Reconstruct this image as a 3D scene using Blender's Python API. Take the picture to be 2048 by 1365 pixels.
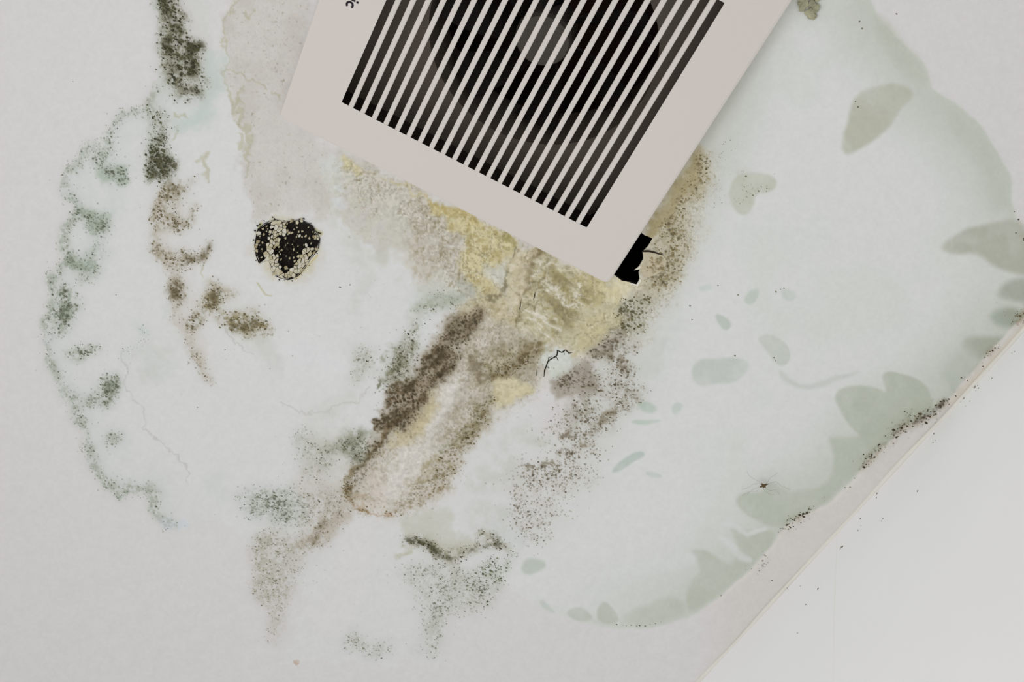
import bpy, bmesh, math, random
import numpy as np
from mathutils import Vector, Matrix

for o in list(bpy.data.objects):
    bpy.data.objects.remove(o, do_unlink=True)
S = bpy.context.scene
C = S.collection
random.seed(7)
RNG = np.random.default_rng(11)

# ------------------------------------------------------------------ camera
F = 2900.0                                    # focal length in pixels of the 2048 wide frame
PP = np.array([1024.0, 682.5])
def unit(v):
    v = np.array(v, float); return v / np.linalg.norm(v)
V1 = np.array([-932.0, 3886.0])               # vanishing point of the slots and the wall line
D1 = unit([*(V1 - PP), F])
_p = np.array([557.0, 236.0]); _u = unit(np.array([1218.0, 572.0]) - _p)
V2 = _p + _u * (-(F * F + (V1 - PP) @ (_p - PP)) / ((V1 - PP) @ _u))
D2 = unit([*(V2 - PP), F])
UP = np.cross(D2, D1)
R = np.array([D2, D1, UP])                    # rows: world x (towards the wall), y (along it), z (up)
CAM_Z, H = 1.5, 0.9
ZC = CAM_Z + H                                # ceiling height 2.4 m

cd = bpy.data.cameras.new('camera'); cam = bpy.data.objects.new('camera', cd); C.objects.link(cam)
cd.sensor_width = 36.0; cd.lens = 36.0 * F / 2048.0
cd.clip_start = 0.01
Mx = Matrix([[R[0][0], -R[0][1], -R[0][2]], [R[1][0], -R[1][1], -R[1][2]], [R[2][0], -R[2][1], -R[2][2]]]).to_4x4()
Mx.translation = Vector((0, 0, CAM_Z))
cam.matrix_world = Mx
S.camera = cam

# ------------------------------------------------------------------ light
w = bpy.data.worlds.new('world'); S.world = w; w.use_nodes = True
bg = w.node_tree.nodes['Background']
bg.inputs['Color'].default_value = (1.0, 0.994, 0.99, 1); bg.inputs['Strength'].default_value = 0.525
ld = bpy.data.lights.new('wall_fill', 'AREA'); lo = bpy.data.objects.new('wall_fill', ld); C.objects.link(lo)
ld.shape = 'RECTANGLE'; ld.size = 0.6; ld.size_y = 0.7; ld.energy = 2.4; ld.color = (1.0, 0.995, 0.99)  # added fill with no seen source, brightens the wall towards its lower part
lo.location = (-0.55, 0.62, 1.42)
lo.rotation_euler = (Vector((0.44, 0.60, 1.62)) - lo.location).to_track_quat('-Z', 'Y').to_euler()
S.view_settings.view_transform = 'Standard'; S.view_settings.look = 'None'
S.view_settings.gamma = 1.0; S.view_settings.use_curve_mapping = False
S.view_settings.exposure = 0.235

# ------------------------------------------------------------------ helpers
WHITE = 0.75                                  # how much of a white surface's light reaches the photograph
def lin(c):
    c = np.asarray(c, float) / 255.0
    return np.where(c <= 0.04045, c / 12.92, ((c + 0.055) / 1.055) ** 2.4)
def alb(c): return np.clip(lin(c) / WHITE, 0.003, 0.95)

def at(x, y, drop=0.0):
    """points on the horizontal plane `drop` metres below the ceiling"""
    x = np.asarray(x, float); y = np.asarray(y, float)
    v = np.stack([x - PP[0], y - PP[1], np.full_like(x, F)], -1) @ R.T
    s = (H - drop) / v[..., 2]
    p = v * s[..., None]; p[..., 2] += CAM_Z
    return p
def pix(X, Y, Z):
    v = np.stack([X, Y, Z - CAM_Z], -1) @ R
    return v[..., 0] / v[..., 2] * F + PP[0], v[..., 1] / v[..., 2] * F + PP[1]
XW = float(at(1675, 1065)[0])                 # the wall plane
def on_wall(x, y, out=0.0):
    v = R @ np.array([x - PP[0], y - PP[1], F]); p = v * ((XW - out) / v[0]); p[2] += CAM_Z
    return p

def material(name, col, rough=0.6, metal=0.0, noise=None, attr=None, bump=0.0):
    m = bpy.data.materials.new(name); m.use_nodes = True
    nt = m.node_tree; b = nt.nodes['Principled BSDF']
    b.inputs['Roughness'].default_value = rough; b.inputs['Metallic'].default_value = metal
    if 'Specular IOR Level' in b.inputs: b.inputs['Specular IOR Level'].default_value = 0.25
    src = None
    if attr:
        a = nt.nodes.new('ShaderNodeVertexColor'); a.layer_name = attr; src = a.outputs['Color']
    else:
        r = nt.nodes.new('ShaderNodeRGB'); r.outputs[0].default_value = (*alb(col), 1); src = r.outputs[0]
    if noise:
        sc, amt = noise
        tc = nt.nodes.new('ShaderNodeTexCoord')
        n = nt.nodes.new('ShaderNodeTexNoise'); n.inputs['Scale'].default_value = sc; n.inputs['Detail'].default_value = 6
        nt.links.new(tc.outputs['Object'], n.inputs['Vector'])
        mr = nt.nodes.new('ShaderNodeMapRange')
        mr.inputs['From Min'].default_value = 0.25; mr.inputs['From Max'].default_value = 0.75
        mr.inputs['To Min'].default_value = 1 - amt; mr.inputs['To Max'].default_value = 1 + amt
        nt.links.new(n.outputs['Fac'], mr.inputs['Value'])
        mix = nt.nodes.new('ShaderNodeVectorMath'); mix.operation = 'SCALE'
        nt.links.new(src, mix.inputs[0]); nt.links.new(mr.outputs['Result'], mix.inputs['Scale'])
        src = mix.outputs[0]
        if bump:
            bp = nt.nodes.new('ShaderNodeBump'); bp.inputs['Strength'].default_value = bump; bp.inputs['Distance'].default_value = 0.001
            nt.links.new(n.outputs['Fac'], bp.inputs['Height']); nt.links.new(bp.outputs['Normal'], b.inputs['Normal'])
    nt.links.new(src, b.inputs['Base Color'])
    return m

def link(name, me, mat=None, parent=None):
    o = bpy.data.objects.new(name, me); C.objects.link(o)
    if mat and not me.materials: me.materials.append(mat)
    if parent: o.parent = parent
    return o
def from_bm(name, bm, mat, parent=None, smooth=False):
    bmesh.ops.recalc_face_normals(bm, faces=bm.faces)
    me = bpy.data.meshes.new(name); bm.to_mesh(me); bm.free()
    if smooth:
        for p in me.polygons: p.use_smooth = True
    return link(name, me, mat, parent)
def tag(o, label, cat, group=None, kind=None):
    o['label'] = label; o['category'] = cat
    if group: o['group'] = group
    if kind: o['kind'] = kind
    return o
def struct(o, label=None):
    o['kind'] = 'structure'
    if label: o['label'] = label
    return o
def empty(name, loc):
    o = bpy.data.objects.new(name, None); o.location = loc; C.objects.link(o); o.empty_display_size = 0.01
    return o
def prism(bm, bottom, top):
    """closed solid between two rings of points"""
    a = [bm.verts.new(p) for p in bottom]; b = [bm.verts.new(p) for p in top]
    n = len(a)
    bm.faces.new(a); bm.faces.new(b[::-1])
    for i in range(n): bm.faces.new((a[i], b[i], b[(i + 1) % n], a[(i + 1) % n]))
def box(bm, x0, x1, y0, y1, z0, z1):
    prism(bm, [(x0, y0, z0), (x1, y0, z0), (x1, y1, z0), (x0, y1, z0)], [(x0, y0, z1), (x1, y0, z1), (x1, y1, z1), (x0, y1, z1)])
def tube(bm, pts, rad, sides=6, flat=1.0):
    pts = [Vector(p) for p in pts]; rings = []
    rad = rad if isinstance(rad, (list, tuple)) else [rad] * len(pts)
    for i, p in enumerate(pts):
        d = (pts[min(i + 1, len(pts) - 1)] - pts[max(i - 1, 0)]).normalized()
        s = d.cross(Vector((0, 0, 1)))
        s = s.normalized() if s.length > 1e-4 else Vector((1, 0, 0))
        u = s.cross(d).normalized()
        rings.append([bm.verts.new(p + (s * math.cos(t) + u * math.sin(t) * flat) * rad[i]) for t in [2 * math.pi * k / sides for k in range(sides)]])
    for a, b in zip(rings, rings[1:]):
        for k in range(sides): bm.faces.new((a[k], a[(k + 1) % sides], b[(k + 1) % sides], b[k]))
    bm.faces.new(rings[0]); bm.faces.new(rings[-1][::-1])

# ------------------------------------------------------------------ survey of the stains: a map of the ceiling plane
ST = 1.3; MARG = 150
NX = int((2048 + 2 * MARG) / ST) + 1; NY = int((1365 + 2 * MARG) / ST) + 1
gx = (np.arange(NX) * ST - MARG).astype(np.float32); gy = (np.arange(NY) * ST - MARG).astype(np.float32)
X0, Y0 = np.meshgrid(gx, gy)
def vnoise(scale, seed, ax=1.0, ang=0.0, X=None, Y=None):
    X = X0 if X is None else X; Y = Y0 if Y is None else Y
    r = np.random.default_rng(seed); L = r.random((256, 256)).astype(np.float32)
    c, s = math.cos(ang), math.sin(ang)
    u = (X * c + Y * s) / (scale * ax) + 1000; v = (-X * s + Y * c) / scale + 1000
    iu = np.floor(u).astype(np.int32); iv = np.floor(v).astype(np.int32)
    fu = u - iu; fv = v - iv; fu = fu * fu * (3 - 2 * fu); fv = fv * fv * (3 - 2 * fv)
    a = iu & 255; b = iv & 255; a1 = (iu + 1) & 255; b1 = (iv + 1) & 255
    return (L[b, a] * (1 - fu) + L[b, a1] * fu) * (1 - fv) + (L[b1, a] * (1 - fu) + L[b1, a1] * fu) * fv
def fbm(scale, seed, octv=4, ax=1.0, ang=0.0, gain=0.55, X=None, Y=None):
    t = 0; amp = 1; s = 0
    for k in range(octv):
        t = t + amp * vnoise(scale / 2 ** k, seed * 31 + k, ax, ang, X, Y); s += amp; amp *= gain
    t = t / s
    return np.clip((t - 0.5) * 1.7 + 0.5, 0, 1)
def sm(a, b, x):
    t = np.clip((x - a) / (b - a), 0, 1); return t * t * (3 - 2 * t)
n_big = fbm(160, 1); n_mid = fbm(45, 2); n_fine = fbm(14, 3); n_grain = fbm(5.5, 4, 2); n_spk = vnoise(4.2, 5)
n_mid2 = fbm(60, 6); n_fine2 = fbm(18, 7)
WXA = X0 + (fbm(46, 8) - .5) * 26 + (fbm(13, 9, 3) - .5) * 12
WYA = Y0 + (fbm(46, 10) - .5) * 26 + (fbm(13, 12, 3) - .5) * 12
WXB = X0 + (fbm(70, 13, 2) - .5) * 10; WYB = Y0 + (fbm(70, 14, 2) - .5) * 10

def spots(scale, seed):
    """jittered points: distance to the nearest one and that point's own random number"""
    r = np.random.default_rng(seed); L = r.random((3, 256, 256)).astype(np.float32)
    u = X0 / scale + 500; v = Y0 / scale + 500
    iu = np.floor(u).astype(np.int32); iv = np.floor(v).astype(np.int32)
    best = np.full(u.shape, 9, np.float32); hsh = np.zeros(u.shape, np.float32)
    for dj in (-1, 0, 1):
        for di in (-1, 0, 1):
            a = (iu + di) & 255; b = (iv + dj) & 255
            d = np.hypot(iu + di + L[0, b, a] - u, iv + dj + L[1, b, a] - v); m = d < best
            best = np.where(m, d, best); hsh = np.where(m, L[2, b, a], hsh)
    return best * scale, hsh
SP1 = spots(10.5, 71); SP2 = spots(6.2, 72); SP3 = spots(4.4, 73)
def spot_mask(dens, sp, rmin, rmax):
    """soft round spots whose number and size follow the density"""
    d, h = sp
    on = h < dens
    r = rmin + (rmax - rmin) * np.clip((dens - h) / .8, 0, 1)
    return np.where(on, 1 - sm(r - .9, r + 1.1, d), 0).astype(np.float32)
def blur(A, n):
    k = max(1, int(n / ST))
    for ax in (0, 1):
        for _ in range(2):
            c = np.cumsum(np.concatenate([np.repeat(A.take([0], ax), k + 1, ax), A, np.repeat(A.take([-1], ax), k, ax)], ax), ax, dtype=np.float64)
            m = A.shape[ax]
            A = ((c.take(np.arange(2 * k + 1, 2 * k + 1 + m), ax) - c.take(np.arange(0, m), ax)) / (2 * k + 1)).astype(np.float32)
    return A
def window(pts, pad):
    xs = [p[0] for p in pts]; ys = [p[1] for p in pts]
    i0 = max(0, int((min(xs) - pad + MARG) / ST)); i1 = min(NX, int((max(xs) + pad + MARG) / ST) + 2)
    j0 = max(0, int((min(ys) - pad + MARG) / ST)); j1 = min(NY, int((max(ys) + pad + MARG) / ST) + 2)
    return slice(j0, j1), slice(i0, i1)
def coords(rough): return (WXA, WYA) if rough == 1 else ((WXB, WYB) if rough == 0.3 else (X0, Y0))
def stroke(pts, soft=0.6, rough=1):
    """pts: (x, y, radius): a rounded stroke that fades over `soft` of its radius"""
    out = np.zeros((NY, NX), np.float32)
    if len(pts) == 1: pts = [pts[0], pts[0]]
    rm = max(p[2] for p in pts)
    W = window(pts, rm * 1.3 + 30); A, B = coords(rough); x = A[W]; y = B[W]
    acc = np.zeros_like(x)
    for (x0, y0, r0), (x1, y1, r1) in zip(pts, pts[1:]):
        dx, dy = x1 - x0, y1 - y0; L = dx * dx + dy * dy + 1e-6
        t = np.clip(((x - x0) * dx + (y - y0) * dy) / L, 0, 1)
        d = np.hypot(x - x0 - t * dx, y - y0 - t * dy) / (r0 + (r1 - r0) * t)
        acc = np.maximum(acc, 1 - sm(1 - soft, 1 + soft * .25, d))
    out[W] = acc
    return out
def inside_and_dist(pts, x, y):
    ins = np.zeros(x.shape, bool); d = np.full(x.shape, 1e9, np.float32)
    n = len(pts)
    for i in range(n):
        x0, y0 = pts[i]; x1, y1 = pts[(i + 1) % n]
        dx, dy = x1 - x0, y1 - y0; L = dx * dx + dy * dy + 1e-6
        t = np.clip(((x - x0) * dx + (y - y0) * dy) / L, 0, 1)
        d = np.minimum(d, np.hypot(x - x0 - t * dx, y - y0 - t * dy))
        if y0 != y1:
            c = ((y0 > y) != (y1 > y)) & (x < (x1 - x0) * (y - y0) / (y1 - y0) + x0)
            ins ^= c
    return ins, d
def area(pts, soft=8, rough=1, signed=False):
    out = np.full((NY, NX), -1e3, np.float32) if signed else np.zeros((NY, NX), np.float32)
    W = window(pts, soft + 60); A, B = coords(rough)
    ins, d = inside_and_dist(pts, A[W], B[W])
    sd = np.where(ins, d, -d)
    out[W] = sd if signed else sm(-soft, soft, sd)
    return out
def many(*ms):
    o = ms[0]
    for m in ms[1:]: o = np.maximum(o, m)
    return o

RGB = np.empty((NY, NX, 3), np.float32); RGB[:] = (204, 202.5, 201.5)
def lay(mask, col, a=1.0):
    global RGB
    m = np.clip(mask * a, 0, 1)[..., None]
    RGB = RGB * (1 - m) + np.array(col, np.float32) * m

# ---- right hand water stain
stain_outline = [(1500, -60), (1600, -60), (1700, -50), (1742, 0), (1762, 45), (1802, 82), (1846, 130), (1862, 178), (1902, 206), (1952, 246),
    (1992, 302), (2016, 352), (2024, 400), (2042, 450), (2075, 520), (2120, 560), (2100, 590), (2044, 634), (2022, 656), (1992, 692), (1962, 726), (1932, 762), (1900, 795),
    (1860, 832), (1828, 848), (1792, 864), (1778, 884), (1756, 906), (1730, 930), (1708, 958), (1688, 978), (1648, 1010), (1600, 1030),
    (1564, 1062), (1544, 1092), (1526, 1118), (1470, 1160), (1424, 1200), (1372, 1235), (1300, 1252), (1238, 1255), (1150, 1240),
    (1080, 1216), (1030, 1186), (990, 1150), (1000, 1000), (1120, 900), (1210, 700), (1280, 500), (1380, 300)]
sd_stain = area(stain_outline, rough=0.3, signed=True)
m_stain = sm(-4, 5, sd_stain)
lay(m_stain, (206, 208, 206), .9)
edge_band = m_stain * (1 - sm(10, 170, sd_stain)) * sm(1050, 1500, X0)
lay(edge_band, (180, 184, 174), .7)
lay(m_stain * (1 - sm(0, 26, sd_stain)) * sm(1000, 1200, X0), (186, 191, 181), .45)
lay(m_stain * sm(.5, .85, n_big) * sm(1300, 1500, X0), (200, 203, 198), .5)
GREEN = (172, 178, 164)
def round_off(pts, it=2):
    for _ in range(it):
        q = []
        for i in range(len(pts)):
            (x0, y0), (x1, y1) = pts[i], pts[(i + 1) % len(pts)]
            q += [(.75 * x0 + .25 * x1, .75 * y0 + .25 * y1), (.25 * x0 + .75 * x1, .25 * y0 + .75 * y1)]
        pts = q
    return pts
def patch(pts, col=GREEN, a=.8, soft=5): lay(area(round_off(pts), soft, 0.3) * (.72 + .28 * sm(.25, .7, n_mid2)), col, a)
patch([(1692, 262), (1696, 210), (1712, 188), (1742, 174), (1790, 168), (1828, 180), (1826, 204), (1796, 226), (1772, 262), (1742, 290), (1702, 306), (1686, 308)], (172, 174, 158), .85, 6)
patch([(1752, 20), (1790, 60), (1830, 110), (1856, 150), (1858, 184), (1822, 160), (1778, 120), (1748, 70)], (180, 183, 171), .7, 12)
patch([(1900, 212), (1960, 262), (2000, 330), (2014, 400), (1990, 420), (1972, 360), (1930, 290), (1886, 250)], (176, 182, 170), .6, 22)
patch([(1882, 490), (1920, 462), (1968, 448), (2060, 430), (2090, 560), (2010, 546), (1962, 512), (1908, 506)], (166, 168, 155), .9, 8)
patch([(1990, 590), (2010, 566), (2060, 556), (2080, 610), (2030, 606), (2000, 598)], (158, 162, 150), .85, 9)
patch([(1974, 636), (1990, 618), (2024, 616), (2046, 628), (2030, 656), (1998, 654)], (152, 162, 150), .85, 10)
patch([(1924, 686), (1938, 668), (1990, 672), (2010, 676), (1982, 706), (1960, 722), (1930, 700)], (160, 165, 152), .85, 9)
patch([(1880, 730), (1920, 700), (1960, 715), (1930, 765), (1900, 790), (1886, 760)], (170, 178, 168), .6, 16)
patch([(1666, 800), (1676, 782), (1712, 774), (1752, 778), (1776, 794), (1764, 762), (1772, 748), (1790, 744), (1830, 752), (1858, 776), (1872, 812), (1850, 836), (1800, 858), (1776, 884), (1740, 924), (1730, 888), (1700, 850), (1676, 818)], (170, 177, 163), .9, 4)
patch([(1656, 872), (1690, 874), (1726, 870), (1760, 900), (1700, 962), (1640, 1010), (1560, 1060), (1526, 1050), (1490, 1034), (1468, 1010), (1480, 988), (1530, 984), (1552, 962), (1568, 978), (1600, 984), (1640, 974), (1668, 950), (1672, 906)], (173, 180, 167), .8, 6)
patch([(1452, 1054), (1500, 1068), (1550, 1058), (1545, 1090), (1522, 1116), (1470, 1158), (1420, 1196), (1366, 1230), (1376, 1160), (1404, 1146), (1376, 1104), (1400, 1098), (1430, 1110), (1466, 1130), (1470, 1090)], (175, 181, 168), .8, 6)
patch([(1376, 1225), (1330, 1243), (1250, 1250), (1246, 1226), (1300, 1212), (1350, 1196)], (178, 184, 172), .75, 9)
patch([(1196, 1240), (1202, 1214), (1214, 1204), (1232, 1222), (1240, 1240), (1220, 1248)], (177, 183, 172), .8, 3)
patch([(1138, 1230), (1142, 1218), (1164, 1214), (1186, 1230), (1190, 1240), (1160, 1244)], (177, 183, 173), .75, 3)
patch([(1078, 1208), (1086, 1200), (1100, 1208), (1118, 1226), (1096, 1220)], (180, 188, 180), .7, 4)
patch([(1042, 1140), (1052, 1118), (1088, 1116), (1092, 1132), (1070, 1150), (1052, 1152)], (172, 182, 170), .7, 5)
patch([(1386, 746), (1394, 726), (1416, 716), (1462, 714), (1498, 724), (1492, 754), (1466, 774), (1440, 764), (1412, 768), (1394, 766)], (178, 187, 178), .7, 5)
patch([(1430, 634), (1446, 632), (1462, 646), (1454, 660), (1442, 656)], (172, 182, 172), .8, 3)
patch([(1484, 604), (1498, 582), (1518, 574), (1520, 590), (1504, 612)], (180, 190, 180), .75, 4)
patch([(1562, 580), (1578, 578), (1594, 596), (1586, 608), (1570, 602)], (182, 191, 183), .7, 4)
patch([(1508, 674), (1540, 668), (1566, 680), (1582, 706), (1576, 728), (1558, 736), (1542, 718), (1524, 694)], (182, 189, 180), .75, 4)
patch([(1556, 736), (1600, 768), (1640, 762), (1720, 744), (1714, 752), (1650, 776), (1600, 776), (1562, 760)], (184, 189, 181), .6, 5)
patch([(1392, 570), (1420, 566), (1424, 580), (1400, 584)], (184, 194, 187), .6, 4)
patch([(1224, 948), (1240, 926), (1266, 908), (1284, 906), (1288, 916), (1260, 930), (1240, 948)], (170, 182, 174), .8, 3)
patch([(1288, 946), (1304, 944), (1326, 952), (1318, 958), (1298, 956)], (178, 188, 184), .75, 3)
patch([(1336, 820), (1346, 806), (1360, 806), (1362, 816), (1344, 832)], (176, 188, 178), .75, 4)
patch([(1276, 806), (1296, 802), (1312, 818), (1306, 828), (1284, 822)], (172, 186, 174), .8, 4)
patch([(1270, 842), (1300, 838), (1322, 842), (1292, 850), (1268, 848)], (172, 186, 174), .7, 3)
patch([(1456, 386), (1470, 352), (1500, 342), (1552, 350), (1556, 372), (1530, 384), (1510, 388), (1506, 410), (1496, 432), (1478, 432), (1466, 416)], (180, 183, 168), .8, 4)
patch([(1290, 700), (1330, 672), (1350, 690), (1330, 740), (1300, 760), (1268, 740)], (192, 196, 190), .6, 12)
# pale curls across the stain
for pts in ([(1380, 612, 6), (1410, 640, 7), (1418, 660, 5)], [(1340, 690, 8), (1330, 740, 6), (1300, 770, 4)], [(1450, 1050, 8), (1490, 1072, 7), (1530, 1060, 5)],
            [(1440, 1075, 6), (1480, 1110, 10), (1500, 1120, 7)], [(1280, 946, 4), (1300, 962, 4), (1330, 960, 3)], [(1225, 1140, 18), (1300, 1130, 22), (1380, 1120, 16)]):
    lay(stroke(pts, .8, .3), (204, 206, 205), .7)
# the repainted strip between the stain and the wall
strip = (1 - sm(-2, 2, sd_stain)) * sm(1380, 1480, X0) * (Y0 > 560)
lay(strip, (200, 196, 192), .7)
lay(stroke([(2060, 640, 7), (1990, 716, 7), (1900, 806, 6)], .6, 0), (202, 195, 182), .7)
lay(strip * np.exp(-((sd_stain + 4) / 4) ** 2), (208, 204, 198), .6)

# ---- left hand halo and its scalloped edge
frill = [(286, 228), (262, 220), (240, 220), (218, 236), (203, 262), (206, 300), (190, 296), (170, 296), (150, 308), (128, 342), (121, 376), (130, 398), (158, 412), (163, 424), (136, 434), (118, 460),
    (119, 490), (141, 514), (112, 528), (96, 558), (101, 580), (90, 608), (85, 650), (91, 690), (87, 716), (102, 752), (109, 790), (140, 800), (148, 838), (165, 872), (171, 910), (190, 958), (216, 984), (241, 994),
    (270, 985), (290, 986), (301, 1012), (306, 1040), (345, 1052)]
halo = frill + [(420, 1040), (500, 1090), (620, 1200), (560, 1330), (880, 1330), (890, 1230), (990, 1180), (1100, 1050), (1150, 900), (1000, 760), (1080, 600), (900, 440), (700, 340), (560, 240), (480, 240), (420, 130), (340, 140), (300, 180)]
sd_halo = area(halo, rough=1, signed=True)
m_halo = sm(-3, 6, sd_halo)
lay(m_halo, (204, 205, 204), .85)
fd = np.full((NY, NX), 1e3, np.float32)
Wf = window(frill, 90)
_, _dd = inside_and_dist(frill + frill[::-1], WXA[Wf], WYA[Wf]); fd[Wf] = _dd
inner = m_halo * (X0 < 420)
lay(inner * np.exp(-(fd / 46) ** 2) * (.35 + .65 * n_mid), (192, 198, 194), .7)
lay(inner * np.exp(-((fd - 4) / 7) ** 2) * sm(.3, .62, .5 * n_fine + .5 * n_grain), (172, 177, 168), .6)
lay(stroke([(318, 1040, 10), (345, 1046, 16), (372, 1038, 10)], .9), (196, 202, 210), .7)
for pts in ([(240, 330, 34), (225, 420, 26)], [(205, 430, 40), (190, 490, 34), (185, 545, 30)], [(280, 650, 22), (290, 670, 16)], [(330, 200, 30), (390, 230, 46), (420, 240, 34)], [(330, 620, 14)],
            [(430, 960, 30), (450, 1000, 26)], [(520, 1010, 40)], [(1000, 1060, 40), (1040, 1080, 30)], [(850, 600, 40), (900, 575, 36)], [(300, 730, 34), (330, 740, 20)], [(250, 900, 30)]):
    lay(stroke(pts, .98), (194, 200, 197), .55)
for pts in ([(200, 350, 18), (240, 340, 22), (250, 360, 16)], [(185, 430, 24), (200, 445, 22)], [(160, 525, 22), (180, 530, 18)]):
    lay(stroke(pts, .9), (150, 166, 148), .6)
lay(stroke([(820, 680, 60), (760, 760, 60), (600, 700, 80)], .95), (206, 208, 208), .5)
# bare plaster band between the pale line and the vent
band = [(470, -60), (640, -60), (620, 20), (556, 236), (700, 320), (860, 400), (840, 520), (760, 500), (690, 440), (640, 430), (560, 425), (500, 450), (490, 350), (498, 280), (470, 215), (450, 150), (452, 90)]
m_band = area(band, 12, 1)
lay(m_band, (194, 190, 185), .75)
lay(m_band * sm(.5, .8, n_mid), (186, 182, 175), .5)
lay(m_band * sm(.62, .8, n_grain), (176, 170, 160), .35)
lay(area([(640, 305), (690, 318), (692, 400), (668, 440), (650, 380)], 14), (200, 206, 205), .7)
# wrinkled rims of old paint
OL = (168, 165, 138)
for pts in ([(470, -20, 3), (458, 60, 3), (447, 110, 3), (450, 150, 4), (455, 185, 5), (478, 225, 6), (496, 262, 6), (500, 310, 4), (506, 345, 3), (495, 365, 3)],
            [(452, 150, 3), (480, 150, 3), (505, 165, 3), (525, 180, 4)], [(480, 180, 3), (476, 205, 3), (490, 225, 3)], [(540, 190, 3), (556, 200, 3)],
            [(478, 262, 4), (482, 285, 10), (490, 300, 6)], [(355, 225, 5), (370, 222, 5), (385, 226, 4)], [(398, 310, 7), (408, 345, 8), (415, 358, 5)], [(358, 250, 6), (352, 275, 5)],
            [(515, 30, 2), (505, 40, 2), (490, 36, 2)], [(245, 715, 2.5), (252, 770, 2), (290, 845, 2), (330, 905, 2.2), (362, 935, 2.5), (372, 968, 2)],
            [(410, 500, 3), (412, 555, 2.2)], [(457, 665, 2), (480, 690, 2), (515, 715, 1.6)], [(560, 812, 2.5), (620, 825, 3), (700, 805, 3), (730, 780, 3)]):
    lay(stroke(pts, .8), OL if pts[0][0] > 300 and pts[0][1] < 560 else (178, 176, 170), .55)
lay(stroke([(485, 180, 3), (478, 214, 3)], .8), OL, .4)

# ---- yellow soaked plaster under the vent
def ridged(scale, seed, octv=3, ax=1.0, ang=0.0): return 1 - np.abs(2 * fbm(scale, seed, octv, ax, ang) - 1)
crease = ridged(34, 41); crease2 = ridged(17, 42); fanr = ridged(24, 43, 3, 2.6, math.radians(33)); fibre = fbm(11, 44, 3, 3.2, math.radians(148)); fleck = fbm(8, 45, 2)
soak_m = area([(690, 322), (850, 393), (1010, 470), (1230, 576), (1330, 420), (1400, 310), (1426, 330), (1392, 480), (1350, 590), (1260, 690), (1110, 740), (1000, 830), (900, 700), (935, 610), (860, 560), (820, 470), (740, 420), (676, 366)], 30)
lay(soak_m, (190, 184, 164), .6)
lay(area([(650, 330), (760, 372), (870, 420), (880, 560), (800, 540), (700, 480), (640, 420)], 40) * sm(.35, .7, crease), (188, 186, 172), .55)
lay(stroke([(690, 328, 10), (705, 345, 9)], .95), (200, 190, 140), .7)
lay(stroke([(735, 345, 4), (780, 370, 4), (815, 382, 6), (850, 396, 4)], .95) * sm(.3, .6, n_fine), (190, 180, 136), .7)
TAN = (182, 175, 160)
tanm = area([(836, 396), (870, 400), (895, 450), (935, 500), (928, 556), (880, 545), (850, 556), (825, 530), (818, 470)], 16)
lay(tanm, TAN, .75); lay(tanm * sm(.5, .7, fleck), (162, 152, 128), .55); lay(tanm * sm(.86, .96, crease2), (204, 200, 190), .6)
lay(stroke([(880, 470, 7), (884, 490, 8), (878, 515, 6), (866, 540, 5)], .95) * sm(.35, .6, n_fine), (140, 126, 92), .7)
YEL = (198, 185, 132)
yelm = area([(856, 396), (930, 434), (1010, 474), (1030, 490), (1018, 520), (1000, 538), (985, 535), (974, 552), (992, 582), (980, 598), (955, 592), (932, 562), (922, 535), (936, 500), (930, 474), (900, 466), (884, 430), (864, 422)], 10)
lay(yelm, YEL, .85)
lay(yelm * sm(.5, .75, n_mid2), (206, 196, 150), .5)
lay(stroke([(862, 400, 8), (900, 420, 10), (960, 452, 9), (1016, 482, 8)], .95) * sm(.2, .6, n_fine), (172, 152, 84), .65)
lay(yelm * sm(.58, .74, fleck), (164, 146, 86), .55)
lay(stroke([(1012, 486, 12), (1026, 496, 8)], .95), (150, 140, 84), .6)
lay(area([(972, 526), (1002, 532), (1012, 548), (1000, 580), (988, 572), (966, 550)], 8), (190, 190, 176), .75)
midm = area([(925, 605), (1000, 580), (1030, 500), (1078, 505), (1060, 640), (1015, 690), (945, 690), (920, 650)], 16)
lay(midm, (184, 172, 132), .8); lay(midm * sm(.5, .72, fleck), (160, 144, 96), .55); lay(midm * sm(.82, .95, crease2), (202, 194, 164), .6)
rid_m = area(round_off([(1030, 498), (1062, 508), (1052, 560), (1032, 640), (1004, 668), (990, 644), (1010, 580)]), 7)
lay(rid_m, (200, 190, 160), .9); lay(rid_m * sm(.5, .7, fleck), (182, 168, 130), .6)
lay(stroke([(1030, 496, 4), (1016, 535, 4), (1000, 574, 4), (978, 600, 5), (968, 606, 3)], .9) * sm(.2, .5, n_fine), (120, 112, 82), .75)
dkr = stroke([(1076, 508, 12), (1064, 535, 11), (1056, 570, 13), (1044, 605, 8), (1040, 640, 7)], .95)
lay(dkr * (.35 + .65 * n_fine2), (132, 116, 80), .85)
lay(stroke([(1070, 515, 8), (1066, 528, 6)], .9), (108, 92, 60), .6)
lay(stroke([(1066, 566, 9), (1056, 580, 8), (1046, 606, 4)], .9) * (.4 + .6 * fleck), (92, 80, 50), .85)
m_y = area([(1080, 508), (1160, 545), (1245, 574), (1245, 602), (1234, 660), (1190, 692), (1130, 692), (1060, 692), (1036, 660), (1045, 605), (1066, 560)], 14)
lay(m_y, (184, 176, 140), .85)
lay(area([(1150, 545), (1240, 575), (1236, 650), (1180, 690), (1140, 640)], 16) * sm(.3, .7, n_mid), (184, 172, 118), .75)
m_f = area([(1078, 515), (1165, 548), (1172, 600), (1140, 650), (1110, 690), (1045, 664), (1048, 600)], 22)
lay(m_f * sm(.6, .25, fanr), (150, 140, 98), .75)
lay(m_f * sm(.72, .9, fanr), (208, 203, 184), .9); lay(m_f * sm(.3, .6, n_mid) * sm(.45, .3, fanr), (128, 118, 78), .4)
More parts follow.
